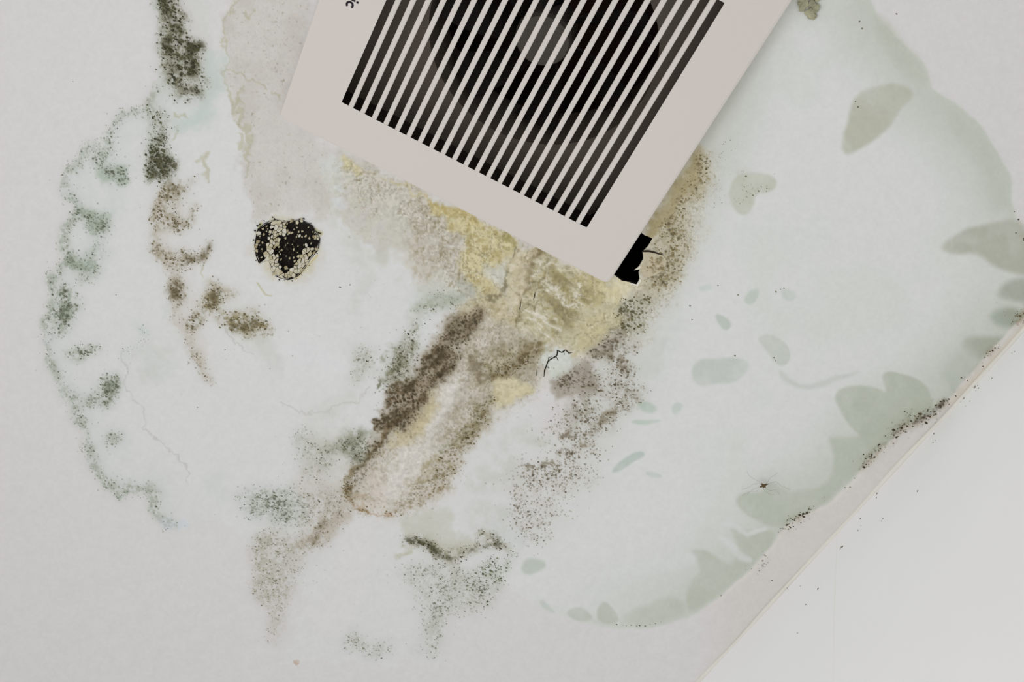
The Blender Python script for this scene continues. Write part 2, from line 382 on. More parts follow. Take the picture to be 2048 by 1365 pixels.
lay(m_f * sm(.62, .78, fleck), (160, 146, 92), .5)
streak = fanr
lay(stroke([(1098, 534, 8), (1130, 542, 8), (1164, 550, 6)], .95) * sm(.3, .6, n_fine), (216, 209, 184), .7)
lay(stroke([(1124, 582, 13), (1130, 602, 9)], .95), (150, 138, 78), .65)
lay(stroke([(1104, 548, 10), (1116, 556, 8)], .95), (158, 146, 92), .55)
lay(stroke([(1040, 636, 7)], .95), (112, 98, 58), .7)
lay(area([(1195, 562), (1218, 574), (1236, 552), (1276, 568), (1300, 574), (1262, 592), (1230, 612), (1203, 600)], 10), (208, 199, 160), .85)
lay(area([(1160, 640), (1230, 612), (1240, 640), (1200, 700), (1150, 700)], 18), (192, 181, 134), .7)
wr = ridged(30, 48, 4); wr2 = ridged(19, 49, 3, 1.8, math.radians(40))
lay(soak_m * sm(.93, .985, wr) * sm(.3, .55, n_mid2), (128, 116, 82), .6)
lay(soak_m * sm(.93, .985, np.roll(wr, (3, 3), (0, 1))), (212, 207, 192), .5)
lay(soak_m * sm(.94, .99, wr2) * sm(.4, .6, n_mid), (134, 122, 86), .5)
lay(soak_m * spot_mask(.25 * sm(.35, .65, n_mid2), SP3, .7, 1.5), (104, 92, 60), .6)
lay(soak_m * sm(.7, .85, vnoise(3.4, 62)) * sm(.4, .7, n_mid2), (140, 126, 86), .45)
# tan fringe down the right edge of the vent
fr = stroke([(1398, 345, 34), (1345, 440, 42), (1332, 520, 44), (1300, 584, 34)], .95)
fr = np.maximum(fr, stroke([(1400, 300, 12), (1340, 400, 20), (1300, 468, 22), (1270, 520, 22)], .9, 0))
lay(fr, (188, 181, 156), .8)
lay(stroke([(1400, 318, 16), (1350, 396, 20), (1312, 452, 14), (1290, 475, 10)], .95), (160, 145, 98), .8)
lay(fr * sm(.5, .7, fleck), (164, 153, 118), .5)

# ---- the long brown blister
slug = round_off([(928, 640), (950, 616), (1010, 640), (1090, 690), (1080, 740), (1060, 790), (1000, 815), (985, 850), (955, 892), (915, 940), (892, 990), (840, 1020), (775, 1030), (722, 1012), (700, 985), (697, 945), (730, 895), (770, 832), (818, 770), (868, 702)], 1)
sd_slug = area(slug, rough=0.3, signed=True)
m_slug = sm(-14, 26, sd_slug + (n_fine - .5) * 20)
lay(m_slug, (183, 177, 162), .85)
lay(area([(800, 900), (900, 850), (890, 980), (800, 1025), (720, 1000), (715, 960)], 46), (198, 193, 183), .85)
ridge = stroke([(965, 690, 18), (900, 790, 26), (850, 860, 26), (800, 940, 34)], .95, .3)
lay(ridge, (200, 196, 188), .85)
lay(m_slug * sm(.45, .75, fleck) * sm(.3, .6, n_mid), (158, 148, 124), .6)
lay(m_slug * sm(.84, .96, crease2), (200, 194, 182), .45)
lay(m_slug * sm(.6, .8, vnoise(3.6, 63)), (148, 136, 108), .4)
lay(m_slug * sm(.94, .99, wr) * sm(.3, .5, n_mid2), (136, 124, 94), .5); lay(m_slug * spot_mask(.3 * sm(.35, .65, n_mid), SP3, .7, 1.6), (112, 100, 72), .6)
lay(stroke([(868, 795, 24), (830, 850, 28), (785, 890, 18)], .95) * (.4 + .6 * n_fine2), (184, 170, 128), .75)
T1 = .25 + .75 * sm(.3, .62, .5 * n_fine + .5 * fleck); T2 = .3 + .7 * sm(.35, .6, .6 * fibre + .4 * n_grain)
def sl_sp(m, a, col): lay(m * spot_mask(a * m, SP2, 1, 2.6), col, .8); lay(m * spot_mask(a * m, SP3, .8, 1.7), col, .7)
def dabs(runs, col, a, tex=None, soft=.95):
    m = many(*[stroke(r, soft) for r in runs]); lay(m if tex is None else m * tex, col, a); return m
dabs([[(905, 764, 16), (873, 842, 24), (842, 897, 28), (811, 944, 34), (780, 975, 30)]], (203, 199, 191), .85)
dabs([[(737, 960, 26), (760, 990, 24)]], (198, 188, 178), .6)
dabs([[(858, 815, 20), (842, 835, 26), (815, 856, 22), (795, 872, 14)]], (190, 178, 138), .8, .5 + .5 * n_fine2)
dabs([[(930, 760, 14), (910, 800, 16), (885, 850, 14), (870, 890, 12)], [(975, 780, 12), (940, 800, 14)]], (172, 166, 152), .6, T1)
# dark flank: a smoky ground, then the outer and the inner dark edges with a paler core between them
b0 = dabs([[(945, 628, 22), (924, 640, 28), (908, 668, 28), (885, 700, 34), (852, 742, 40), (820, 782, 38), (788, 830, 32), (764, 860, 22), (748, 888, 12)]], (142, 128, 104), .85, .4 + .6 * T2)
dabs([[(924, 635, 18), (912, 659, 18), (900, 682, 14)]], (112, 104, 84), .75, T2)
dabs([[(942, 640, 10), (940, 655, 11), (930, 672, 9)], [(948, 625, 8)]], (108, 92, 62), .75, T1)
b1 = dabs([[(898, 688, 9), (885, 698, 12), (866, 714, 15), (842, 734, 17), (823, 756, 15), (803, 777, 13), (786, 803, 11), (770, 832, 13), (756, 851, 9)]], (86, 72, 48), .9, T2, .85)
dabs([[(878, 703, 9), (862, 718, 11), (846, 732, 10)], [(830, 750, 8), (812, 768, 8)], [(772, 832, 9), (764, 845, 8)]], (62, 52, 34), .85, T1)
b2 = dabs([[(908, 708, 8), (901, 718, 11), (882, 744, 13), (866, 764, 11), (850, 784, 10), (830, 803, 11), (811, 826, 11), (790, 842, 14), (773, 856, 13)]], (92, 77, 50), .9, T2, .85)
dabs([[(892, 728, 8), (876, 750, 9)], [(836, 797, 7)], [(795, 840, 10), (776, 853, 9)]], (66, 54, 34), .8, T1)
dabs([[(850, 755, 8), (832, 775, 9), (812, 795, 7)]], (158, 142, 124), .55, T1)
dabs([[(764, 866, 9), (748, 893, 6), (730, 923, 5), (715, 937, 8), (706, 944, 8)]], (106, 90, 58), .9, .4 + .6 * T1, .85)
dabs([[(737, 880, 8), (720, 905, 8)]], (196, 192, 180), .5)
dabs([[(709, 878, 15), (702, 900, 13), (700, 925, 10), (722, 868, 9)]], (112, 110, 88), .8, T1)
dabs([[(690, 892, 28), (665, 900, 18)], [(735, 862, 16)]], (150, 153, 138), .7, T1)
dabs([[(703, 940, 7), (700, 962, 5), (700, 980, 6)]], (120, 104, 70), .85, .5 + .5 * n_fine, .8)
dabs([[(704, 990, 8), (716, 1002, 8), (736, 1009, 6), (750, 1014, 4)]], (132, 108, 74), .85, T1, .85)
dabs([[(752, 1014, 3), (774, 1024, 3), (790, 1024, 3)]], (172, 148, 126), .7)
dabs([[(716, 985, 12), (730, 998, 12)]], (176, 158, 132), .6, T1)
dabs([[(799, 1014, 7)], [(823, 1020, 8), (812, 1024, 5)], [(852, 1004, 8), (862, 998, 7)], [(872, 988, 6), (886, 966, 5)]], (138, 122, 90), .75, T1)
sl_sp(b0, .55, (92, 80, 56)); sl_sp(b1, .6, (52, 44, 30)); sl_sp(b2, .5, (58, 48, 32))
sl_sp(stroke([(910, 905, 22), (885, 950, 22), (850, 980, 22), (810, 1010, 16)], .95), .42, (118, 106, 78)); sl_sp(stroke([(740, 990, 26), (770, 1000, 24)], .95), .2, (140, 122, 92))
# tawny net on the right flank
dabs([[(897, 944, 4), (866, 958, 4), (832, 974, 4)]], (134, 122, 86), .7, T1)
dabs([[(951, 806, 16), (968, 832, 16), (945, 850, 18), (924, 858, 14), (912, 882, 12)]], (140, 130, 98), .8, T1)
dabs([[(962, 812, 8), (955, 838, 8)], [(930, 868, 7)]], (112, 102, 70), .7, T1)
dabs([[(889, 897, 12), (896, 888, 9)]], (126, 126, 92), .75, T1)
dabs([[(850, 940, 14), (875, 925, 14), (842, 960, 10)]], (160, 148, 114), .7, T1)
dabs([[(985, 790, 12), (975, 810, 12)]], (150, 140, 104), .6, T1)
sl_sp(stroke([(960, 810, 24), (940, 850, 24), (905, 890, 22)], .95), .5, (104, 94, 62))
# olive shoulder
olm = area([(985, 690), (1050, 680), (1092, 690), (1086, 722), (1060, 746), (1010, 760), (975, 775), (950, 745), (945, 700)], 22)
lay(olm * (.35 + .65 * T1), (154, 142, 108), .8)
dabs([[(955, 703, 10), (948, 735, 14), (962, 752, 12), (978, 750, 10)]], (126, 114, 88), .75, T1)
dabs([[(1072, 696, 10), (1058, 706, 13), (1038, 728, 14), (1012, 738, 12), (985, 752, 10)]], (122, 106, 64), .85, T1)
dabs([[(1048, 718, 8), (1034, 731, 9)], [(1018, 734, 6)]], (84, 68, 36), .8, T1)
dabs([[(1000, 690, 5), (1012, 678, 5), (1030, 690, 4), (1048, 700, 4), (1030, 712, 5), (1006, 706, 4)]], (140, 130, 96), .7, T1)
dabs([[(1022, 700, 9)], [(985, 715, 8), (1000, 722, 6)]], (190, 182, 156), .65)
dabs([[(1078, 690, 8), (1090, 700, 6)]], (150, 144, 96), .7, T1)
sl_sp(olm, .35, (98, 84, 52))
lay(area(round_off([(988, 758), (1030, 750), (1058, 768), (1052, 788), (1010, 814), (984, 808), (990, 780)], 1), 9), (203, 193, 152), .9)
dabs([[(1000, 790, 5), (992, 805, 6)], [(1040, 795, 3), (1052, 780, 3)]], (160, 148, 104), .6, T1)
# dry white skin above the flank and the veil beside it
dabs([[(862, 640, 20), (882, 622, 11), (846, 662, 12)]], (205, 208, 208), .9, None, .7)
dabs([[(640, 960, 60), (680, 1000, 50), (660, 900, 50)]], (188, 182, 172), .5, .3 + .7 * n_fine2)
dabs([[(717, 737, 28), (700, 780, 34), (640, 830, 40)]], (192, 193, 185), .55, .3 + .7 * n_fine2)
dabs([[(795, 738, 9), (782, 752, 9), (768, 765, 7), (756, 777, 5)]], (96, 96, 74), .8, T1)
dabs([[(784, 700, 14), (800, 716, 10), (770, 720, 10)]], (140, 142, 122), .7, T1)
lay(area(round_off([(1080, 702), (1112, 692), (1150, 700), (1162, 722), (1142, 745), (1106, 768), (1086, 752)], 1), 5), (198, 203, 194), .95)
# olive-green film left of the blister and along it
lay(stroke([(840, 610, 20), (880, 606, 26), (915, 590, 18)], .9) * (.4 + .6 * n_fine), (160, 172, 156), .8)
lay(stroke([(800, 740, 26), (780, 760, 18), (812, 705, 20), (826, 665, 10)], .98) * (.2 + .8 * n_fine), (146, 146, 124), .6)
lay(stroke([(920, 560, 16), (940, 590, 12)], .9) * (.4 + .6 * n_fine), (150, 155, 138), .6)
# grey dry band above and the shoulder below
lay(area(round_off([(800, 1030), (845, 1031), (866, 1018), (913, 1018), (920, 1043), (910, 1073), (948, 1073), (968, 1090), (925, 1108), (904, 1118), (880, 1103), (859, 1086), (818, 1080), (796, 1060)]), 9, 1) * (.55 + .45 * n_mid), (186, 187, 174), .85)
lay(area([(512, 1054), (560, 1056), (608, 1061), (600, 1068), (540, 1067)], 4, .3), (206, 206, 205), .9)
lay(stroke([(790, 1110, 9), (806, 1098, 9), (822, 1096, 8)], .95), (176, 176, 156), .7)
lay(stroke([(690, 1030, 26), (650, 1060, 28), (600, 1088, 18)], .98) * (.5 + .5 * n_fine), (182, 175, 163), .8)
lay(stroke([(725, 1065, 34), (700, 1150, 56), (660, 1230, 56)], .95), (206, 205, 205), .7)
lay(stroke([(596, 1324, 6), (606, 1326, 3)], .9), (172, 140, 118), .6)
# rim of the small black hole
lay(stroke([(575, 497, 78)], .3), (196, 193, 182), .6)
lay(stroke([(522, 450, 4), (514, 470, 4), (510, 500, 3)], .8, .3), (160, 158, 100), .8)
lay(stroke([(636, 505, 3), (612, 532, 4), (592, 552, 3)], .8, .3), (186, 170, 110), .7)
lay(stroke([(642, 462, 5), (630, 452, 4)], .8, .3), (178, 174, 130), .7)
lay(stroke([(518, 568, 2.5), (535, 590, 2.5), (545, 592, 2)], .8, .3), (176, 174, 140), .7)
lay(stroke([(575, 497, 64)], .25), (190, 184, 160), .6)

# ------------------------------------------------------------------ mould colonies (survey): film, speck count, colours
COL = []
streak_h = fbm(16, 47, 3, 2.4, math.radians(12))
clumps = sm(.3, .68, .5 * n_fine + .5 * n_mid)
def colony(label, reg, film, film_a, n, r, cols, spot=0.5, group=None, cut=.3, clump=.6, big=1.0, core=None):
    COL.append(dict(core=core, spot=min(1, spot * 1.6), big=big, label=label, reg=reg, film=film, film_a=film_a, n=n, r=r, cols=cols, group=group, cut=cut, clump=clump))
OLIVE = [(58, 56, 36), (74, 72, 48), (92, 90, 62), (48, 50, 38)]
BROWN = [(112, 98, 72), (92, 78, 52), (132, 120, 94), (98, 92, 66)]
SAGE = [(106, 113, 94), (92, 100, 80), (124, 132, 114), (112, 116, 96)]
GREY = [(118, 108, 88), (102, 92, 72), (134, 124, 104), (94, 84, 64)]
BLACK = [(52, 46, 36), (70, 62, 46), (40, 36, 30)]
edge_l = round_off([(308, -60), (312, 0), (318, 50), (322, 88), (331, 118), (324, 152), (300, 165), (285, 189), (290, 224), (287, 264), (291, 321), (303, 366), (318, 382), (315, 418), (300, 450), (297, 500), (312, 526),
    (331, 543), (335, 584), (343, 604), (354, 643), (374, 672), (386, 702), (396, 742), (425, 775), (470, 700), (600, 600), (560, 400), (480, 200), (440, 60), (420, -60)], 1)
sd_l = area(edge_l, rough=1, signed=True); CL = sm(-2.5, 3, sd_l + (n_fine - .5) * 5)
lay(CL * np.exp(-(np.clip(sd_l, 0, 999) / 40) ** 2) * (Y0 < 400) * (1 - sm(390, 440, X0)) * (.4 + .6 * n_mid), (184, 191, 183), .7)
lay(CL * np.exp(-(np.clip(sd_l, 0, 999) / 34) ** 2) * (Y0 >= 380) * (1 - sm(390, 450, X0)) * (.4 + .6 * n_mid), (192, 184, 174), .7)
lay(CL * stroke([(430, 120, 22), (436, 176, 26), (410, 228, 30), (366, 250, 26)], .98), (184, 194, 188), .75)
colony('olive black mould streak narrow at the photo\'s top edge, widening downward left of the vent',
    CL * many(stroke([(331, -40, 14), (334, 10, 15), (341, 50, 13), (343, 90, 15)], .8), .75 * stroke([(350, -20, 9), (358, 22, 11), (368, 44, 8), (378, 60, 4)], .8), .5 * stroke([(320, 90, 12), (326, 40, 8)], .9),
         1.0 * stroke([(356, 98, 14), (388, 102, 19), (408, 98, 13)], .7), stroke([(384, 120, 22), (394, 140, 14)], .8),
         .62 * stroke([(340, 132, 24), (370, 138, 34), (352, 163, 28), (375, 178, 20), (402, 190, 13)], .9), .5 * stroke([(412, 150, 12), (417, 168, 9)], .8), .4 * stroke([(300, 185, 14), (292, 200, 8)], .8)),
    (112, 111, 88), .72, 900, 2.4, OLIVE, .66, cut=.25, big=1.25, core=many(stroke([(362, 98, 11), (390, 102, 17), (410, 98, 12)], .9), .9 * stroke([(384, 122, 18), (392, 140, 10)], .95), .6 * stroke([(332, -10, 10), (342, 50, 9), (345, 90, 10)], .95), .4 * stroke([(375, 175, 14), (402, 190, 9)], .95)))
colony('dark olive mould block below the long streak, straight on its left side',
    CL * many(.5 * stroke([(290, 200, 8), (296, 225, 12), (320, 240, 26)], .9), .62 * stroke([(325, 268, 18), (300, 270, 14)], .9), .8 * stroke([(303, 298, 22), (330, 302, 22), (312, 330, 30)], .85), stroke([(336, 322, 16), (354, 322, 13)], .8), .75 * stroke([(318, 345, 26), (314, 362, 18)], .85)),
    (118, 120, 98), .78, 700, 2.2, OLIVE, .62, cut=.25, big=1.15, core=many(stroke([(340, 323, 15), (354, 322, 11)], .9), .7 * stroke([(318, 345, 22), (312, 330, 22)], .95), .5 * stroke([(325, 272, 14)], .95)))
colony('brown mould trail curving down between the pale halo and the black hole',
    CL * many(.85 * stroke([(340, 380, 22), (356, 375, 18), (330, 400, 18)], .9), .5 * stroke([(375, 368, 10), (394, 360, 8)], .9), .72 * stroke([(320, 415, 18), (310, 445, 20), (345, 440, 24), (372, 436, 10), (395, 420, 8)], .95), .75 * stroke([(303, 470, 12), (303, 500, 12), (318, 518, 14), (345, 522, 12)], .9), .9 * stroke([(370, 520, 12), (395, 510, 13), (413, 492, 8)], .85),
         .5 * stroke([(350, 535, 16), (368, 540, 10)], .9), .95 * stroke([(346, 568, 19), (352, 588, 17), (358, 604, 9)], .85), .5 * stroke([(352, 625, 10), (362, 646, 8)], .9), .8 * stroke([(385, 655, 12), (398, 640, 13), (410, 628, 9)], .85), .55 * stroke([(382, 675, 9), (392, 705, 10), (402, 738, 10), (418, 764, 8)], .9)),
    (150, 142, 118), .8, 820, 2.0, BROWN, .62, cut=.25, core=many(stroke([(375, 518, 9), (396, 509, 10), (412, 494, 6)], .95), stroke([(346, 570, 15), (352, 590, 13)], .95), .6 * stroke([(345, 378, 14)], .95)))
colony('brown forked mould tuft hanging below left of the black hole',
    many(stroke([(410, 622, 12), (432, 605, 17), (440, 592, 14)], .7), stroke([(445, 635, 14), (470, 645, 20), (505, 648, 24), (534, 655, 20)], .8), .5 * stroke([(430, 575, 12), (465, 585, 14)], .8)),
    (146, 136, 104), .8, 360, 2.2, BROWN + OLIVE[2:3], .58, core=many(stroke([(426, 608, 10), (438, 598, 11)], .95), .7 * stroke([(505, 645, 14), (470, 655, 10)], .95)))
frill_d = inner * np.exp(-((fd - 3) / 10) ** 2)
colony('thin grey green mould outlining the topmost scallops of the pale halo',
    many(.8 * frill_d * (Y0 < 428), stroke([(190, 318, 12), (215, 340, 14), (235, 335, 14), (248, 358, 12)], .8), .8 * stroke([(172, 300, 14)], .8)), (166, 174, 162), .6, 340, 1.7, SAGE, .6, big=1.15)
colony('thin grey green mould fringe on the leftmost bulge of the pale halo',
    many(.8 * frill_d * ((Y0 >= 428) & (Y0 < 735)), stroke([(168, 428, 12), (195, 440, 22), (208, 462, 14)], .8), stroke([(150, 522, 16), (175, 530, 18), (185, 545, 12)], .8), stroke([(122, 585, 14), (130, 600, 16), (125, 625, 16)], .8), .5 * stroke([(140, 620, 22), (120, 650, 18)], .8), .35 * stroke([(190, 500, 26), (170, 560, 22)], .9)),
    (150, 159, 143), .68, 760, 1.7, SAGE, .6, big=1.15)
colony('small separate grey green mould tuft inside the leftmost bulge of the halo',
    stroke([(146, 712, 9), (165, 712, 15), (192, 705, 11)], .8), (158, 164, 146), .5, 90, 1.9, SAGE, .4)
colony('grey green mould fringe along the lower left scallops of the pale halo',
    many(.8 * frill_d * (Y0 >= 735), stroke([(180, 800, 14), (200, 790, 18), (225, 768, 14), (208, 815, 10)], .7), .6 * stroke([(228, 888, 16), (245, 880, 11)], .8), .7 * stroke([(265, 975, 10), (290, 975, 14), (305, 990, 12)], .8), .45 * stroke([(170, 880, 14)], .8)),
    (154, 162, 146), .68, 440, 1.7, SAGE, .6, big=1.15)
colony('pale teal mould wisp standing alone within the left part of the halo',
    many(.6 * stroke([(288, 662, 12), (294, 674, 9)], .8), .5 * stroke([(278, 690, 5), (272, 708, 5), (256, 716, 6), (246, 730, 4)], .8)), (170, 186, 180), .5, 60, 1.4, SAGE, .2)
colony('dark brown mould band along the left flank of the long brown blister',
    stroke([(945, 632, 18), (930, 650, 26), (895, 700, 32), (865, 735, 34), (825, 785, 34), (790, 835, 30), (765, 870, 16), (735, 915, 11), (712, 945, 12), (700, 975, 8)], .6), (104, 90, 64), .12, 520, 1.5, [(70, 58, 36), (84, 72, 48), (104, 92, 66), (56, 48, 30)], .5)
colony('grey green mould spatter on the white plaster beside the dark band of the blister',
    many(.8 * stroke([(790, 745, 28), (815, 700, 22), (830, 655, 14), (780, 770, 18)], .8), .45 * stroke([(860, 640, 14), (880, 630, 10)], .8), .35 * stroke([(730, 700, 26), (715, 745, 22)], .9), .4 * stroke([(850, 612, 22), (905, 600, 22)], .8)), (142, 144, 122), .5, 420, 1.7, OLIVE[1:] + GREY, .5)
colony('smoky grey green mould smudge at the lower left of the brown blister',
    many(.8 * stroke([(725, 875, 18), (712, 895, 24), (715, 920, 16)], .8), .6 * stroke([(680, 895, 20), (660, 900, 16)], .9), .3 * stroke([(640, 930, 40), (610, 880, 30)], .95)), (136, 138, 118), .5, 420, 1.5, OLIVE[1:] + SAGE, .5)
colony('olive mould blotches on the right shoulder of the brown blister',
    many(.9 * stroke([(985, 740, 16), (1025, 735, 18), (1062, 712, 14)], .7), .7 * stroke([(985, 795, 14), (962, 832, 18), (930, 880, 14)], .8), .4 * stroke([(890, 925, 22), (855, 965, 16)], .8)), (122, 108, 70), .12, 300, 1.5, [(92, 80, 44), (112, 100, 62), (78, 66, 38)], .45)
colony('spotted brown mould rim around the lower end of the brown blister',
    many(stroke([(700, 960, 6), (702, 990, 7), (722, 1008, 8), (745, 1014, 6)], .7), .7 * stroke([(800, 1012, 10), (820, 1024, 8), (770, 1024, 5)], .8), .7 * stroke([(862, 1000, 9), (852, 1006, 8), (888, 970, 6)], .8), .4 * stroke([(905, 930, 14), (885, 960, 12)], .8)), (140, 122, 86), .2, 150, 2.2, [(112, 96, 64), (92, 78, 50), (132, 116, 84)], .4)
colony('olive brown mould freckles down the right edge of the vent above the black hole',
    many(.9 * stroke([(1408, 318, 18), (1400, 345, 26), (1370, 400, 26), (1350, 440, 34), (1345, 490, 38), (1335, 540, 34), (1300, 570, 22)], .7), .5 * stroke([(1395, 380, 20), (1405, 360, 16)], .7)), (176, 166, 134), .3, 700, 2.2, [(138, 124, 86), (122, 110, 74), (152, 140, 104), (108, 98, 66)], .55, big=1.3)
colony('dark olive mould spots under the vent\'s lower right corner',
    many(stroke([(1245, 625, 16), (1265, 612, 20), (1290, 615, 18), (1310, 605, 12)], .7), .7 * stroke([(1250, 645, 20), (1240, 665, 16), (1280, 650, 16)], .8)), (150, 148, 118), .3, 260, 2.5, [(84, 80, 50), (104, 98, 66), (70, 68, 48), (122, 114, 84)], .5)
lay(area([(1092, 772), (1120, 756), (1150, 736), (1166, 714), (1192, 726), (1197, 770), (1186, 796), (1150, 802), (1112, 802)], 9) * (.6 + .4 * n_fine), (146, 138, 124), .85)
lay(stroke([(1128, 782, 14), (1150, 775, 14)], .95), (176, 172, 163), .6)
lay(stroke([(1205, 700, 12), (1228, 705, 14), (1240, 725, 14), (1226, 740, 12)], .95) * sm(.42, .58, n_fine), (134, 124, 98), .85); lay(stroke([(1196, 826, 12), (1218, 830, 12), (1224, 842, 7)], .95) * sm(.38, .55, n_fine), (124, 112, 86), .85); lay(stroke([(1235, 690, 20), (1255, 665, 12)], .95) * sm(.5, .62, n_fine), (140, 130, 104), .7)
lay(stroke([(1122, 872, 7), (1135, 870, 6), (1146, 876, 4)], .9) * T1, (98, 84, 68), .85); lay(stroke([(1112, 915, 8), (1120, 910, 6)], .95) * T1, (118, 104, 84), .8); lay(stroke([(1160, 890, 9), (1172, 896, 7)], .95) * T1, (124, 110, 86), .8); lay(stroke([(1052, 934, 4), (1075, 930, 4), (1098, 934, 4), (1110, 944, 5), (1118, 952, 5)], .9) * T1, (112, 104, 82), .8)
colony('grey brown mould sheet between the cracked paint and the pale green stain',
    many(stroke([(1110, 770, 12), (1140, 762, 22), (1175, 760, 28), (1190, 775, 20), (1160, 740, 12)], .6), .8 * stroke([(1200, 700, 18), (1235, 690, 22), (1240, 730, 24), (1232, 765, 22)], .7), .6 * stroke([(1262, 775, 14), (1268, 800, 12), (1250, 820, 14)], .8), .75 * stroke([(1195, 825, 16), (1220, 830, 14), (1225, 842, 10), (1170, 815, 20)], .7), .5 * stroke([(1190, 860, 18), (1170, 880, 16)], .8), .42 * sm(.3, .6, streak_h) * area([(1185, 700), (1250, 650), (1280, 690), (1276, 800), (1226, 860), (1150, 860), (1100, 790)], 20)),
    (156, 149, 134), .6, 800, 2.2, GREY, .62, big=1.5)
colony('scattered grey brown mould spots below the grey mould sheet, thinning towards the photo\'s bottom',
    many(.9 * stroke([(1122, 872, 10), (1140, 868, 7)], .7), .8 * stroke([(1148, 880, 10), (1165, 895, 12), (1160, 912, 9)], .7), .9 * stroke([(1115, 915, 12), (1140, 915, 12), (1160, 905, 8)], .7), stroke([(1055, 934, 5), (1075, 931, 6), (1100, 938, 6), (1112, 952, 9)], .7),
         .4 * stroke([(1150, 930, 36), (1120, 980, 30), (1060, 970, 30), (1100, 1030, 24), (1040, 1020, 26), (1075, 1080, 20)], .9), .45 * stroke([(1105, 1025, 14), (1120, 1015, 10)], .8), .5 * stroke([(1030, 1025, 12)], .8), .4 * sm(.3, .6, streak_h) * area([(1100, 840), (1225, 860), (1205, 920), (1172, 1000), (1122, 1062), (1060, 1110), (1030, 1060), (1000, 1000), (1040, 930)], 24)),
    (172, 166, 153), .4, 620, 2.0, GREY, .62, big=1.4)
colony('curved olive black mould line under the grey green plaster patch near the bottom',
    many(stroke([(812, 1082, 5), (832, 1084, 8), (850, 1090, 9), (864, 1097, 10), (873, 1108, 8), (895, 1118, 6), (908, 1128, 5), (925, 1115, 4), (954, 1102, 5), (981, 1096, 3)], .8, .3), stroke([(954, 1067, 5), (978, 1076, 7), (994, 1085, 11), (1010, 1098, 7)], .8), .45 * stroke([(908, 1130, 8), (925, 1146, 9), (945, 1150, 8)], .9), .4 * stroke([(870, 1085, 10), (900, 1100, 10), (930, 1095, 10)], .9)),
    (128, 124, 94), .62, 330, 1.9, OLIVE, .5, core=many(stroke([(815, 1082, 4), (850, 1090, 6), (866, 1100, 7), (880, 1112, 5), (906, 1124, 4)], .9, .3), .9 * stroke([(992, 1082, 8), (1002, 1092, 5)], .95), .8 * stroke([(940, 1108, 3), (981, 1096, 2.5)], .9, .3)))
colony('dark green mould spots in a loose ring below the end of the curved olive line',
    many(.8 * stroke([(960, 1140, 9), (972, 1136, 11), (990, 1130, 11), (1012, 1136, 11), (1012, 1150, 9), (998, 1162, 10), (980, 1157, 9), (968, 1148, 9)], .9), .6 * stroke([(938, 1164, 8), (951, 1177, 8), (972, 1196, 12)], .9), .35 * stroke([(1015, 1115, 12), (1030, 1120, 10)], .9)), (160, 166, 146), .45, 260, 2.3, [(66, 76, 52), (84, 92, 68), (100, 108, 84)], .5, big=1.3)
veil = area([(800, 1135), (850, 1120), (905, 1130), (960, 1150), (1005, 1165), (975, 1205), (940, 1226), (910, 1232), (886, 1242), (882, 1292), (860, 1312), (830, 1300), (848, 1250), (838, 1205), (806, 1165)], 16)
colony('faint grey green mould veil spread over the plaster at the photo\'s bottom centre',
    many(.42 * veil, .5 * stroke([(885, 1180, 20), (940, 1200, 24), (960, 1190, 16)], .95), .8 * stroke([(852, 1200, 6), (866, 1218, 9), (880, 1222, 8), (866, 1240, 12), (858, 1258, 12), (872, 1272, 8)], .9), .4 * stroke([(855, 1290, 14), (825, 1298, 10)], .95)), (178, 180, 168), .6, 520, 1.8, [(118, 120, 100), (136, 140, 122), (104, 104, 84)], .45)
colony('pale grey mould smear at the bottom edge of the stained area',
    many(.5 * stroke([(690, 1270, 14), (712, 1278, 20), (745, 1292, 20), (775, 1296, 14)], .98), .35 * stroke([(705, 1262, 8), (722, 1284, 10)], .9)), (178, 179, 168), .6, 130, 1.8, [(130, 130, 112), (146, 146, 130)], .4, cut=.2)
pale_col = area([(509, 1066), (560, 1066), (610, 1070), (640, 1082), (626, 1110), (598, 1160), (582, 1204), (568, 1256), (545, 1296), (538, 1300), (532, 1272), (521, 1244), (543, 1218), (527, 1198), (511, 1168), (498, 1122)], 9)
colony('pale olive mould column hanging down at the bottom left of the stained area',
    pale_col * np.clip(many(.62 * (1 - sm(500, 660, X0)), .5 * stroke([(580, 1140, 20), (572, 1190, 16)], .95)) * (1 - .45 * sm(1200, 1300, Y0)), 0, 1), (176, 173, 158), .75, 480, 1.8, [(136, 132, 108), (120, 116, 92), (150, 148, 126)], .4, cut=.2)
colony('sage green mould cluster above the white notch at lower left',
    many(.55 * area([(478, 985), (500, 966), (560, 974), (610, 984), (626, 1020), (600, 1048), (570, 1056), (530, 1040), (490, 1022)], 14), .8 * stroke([(530, 1010, 14), (565, 1014, 18), (580, 1030, 14), (565, 1044, 10)], .95)), (168, 174, 162), .6, 440, 1.9, SAGE, .5)
colony('brown mould smear between the sage cluster and the foot of the blister',
    many(.9 * stroke([(602, 1044, 8), (606, 1048, 8)], .9), .85 * stroke([(647, 1040, 9), (641, 1062, 11), (636, 1080, 10), (612, 1092, 9), (582, 1102, 6)], .9), .4 * area([(605, 975), (695, 985), (690, 1030), (660, 1080), (600, 1106), (585, 1080), (618, 1040)], 26)), (160, 150, 130), .6, 260, 1.6, BROWN, .4, core=.6 * stroke([(647, 1042, 5), (641, 1064, 6), (634, 1080, 5)], .95))
seam_hi = [(1892, 803, 5), (1880, 812, 6), (1858, 833, 5), (1828, 849, 5), (1803, 858, 5), (1790, 866, 6), (1780, 882, 4), (1758, 904, 5), (1732, 926, 5), (1722, 938, 3)]
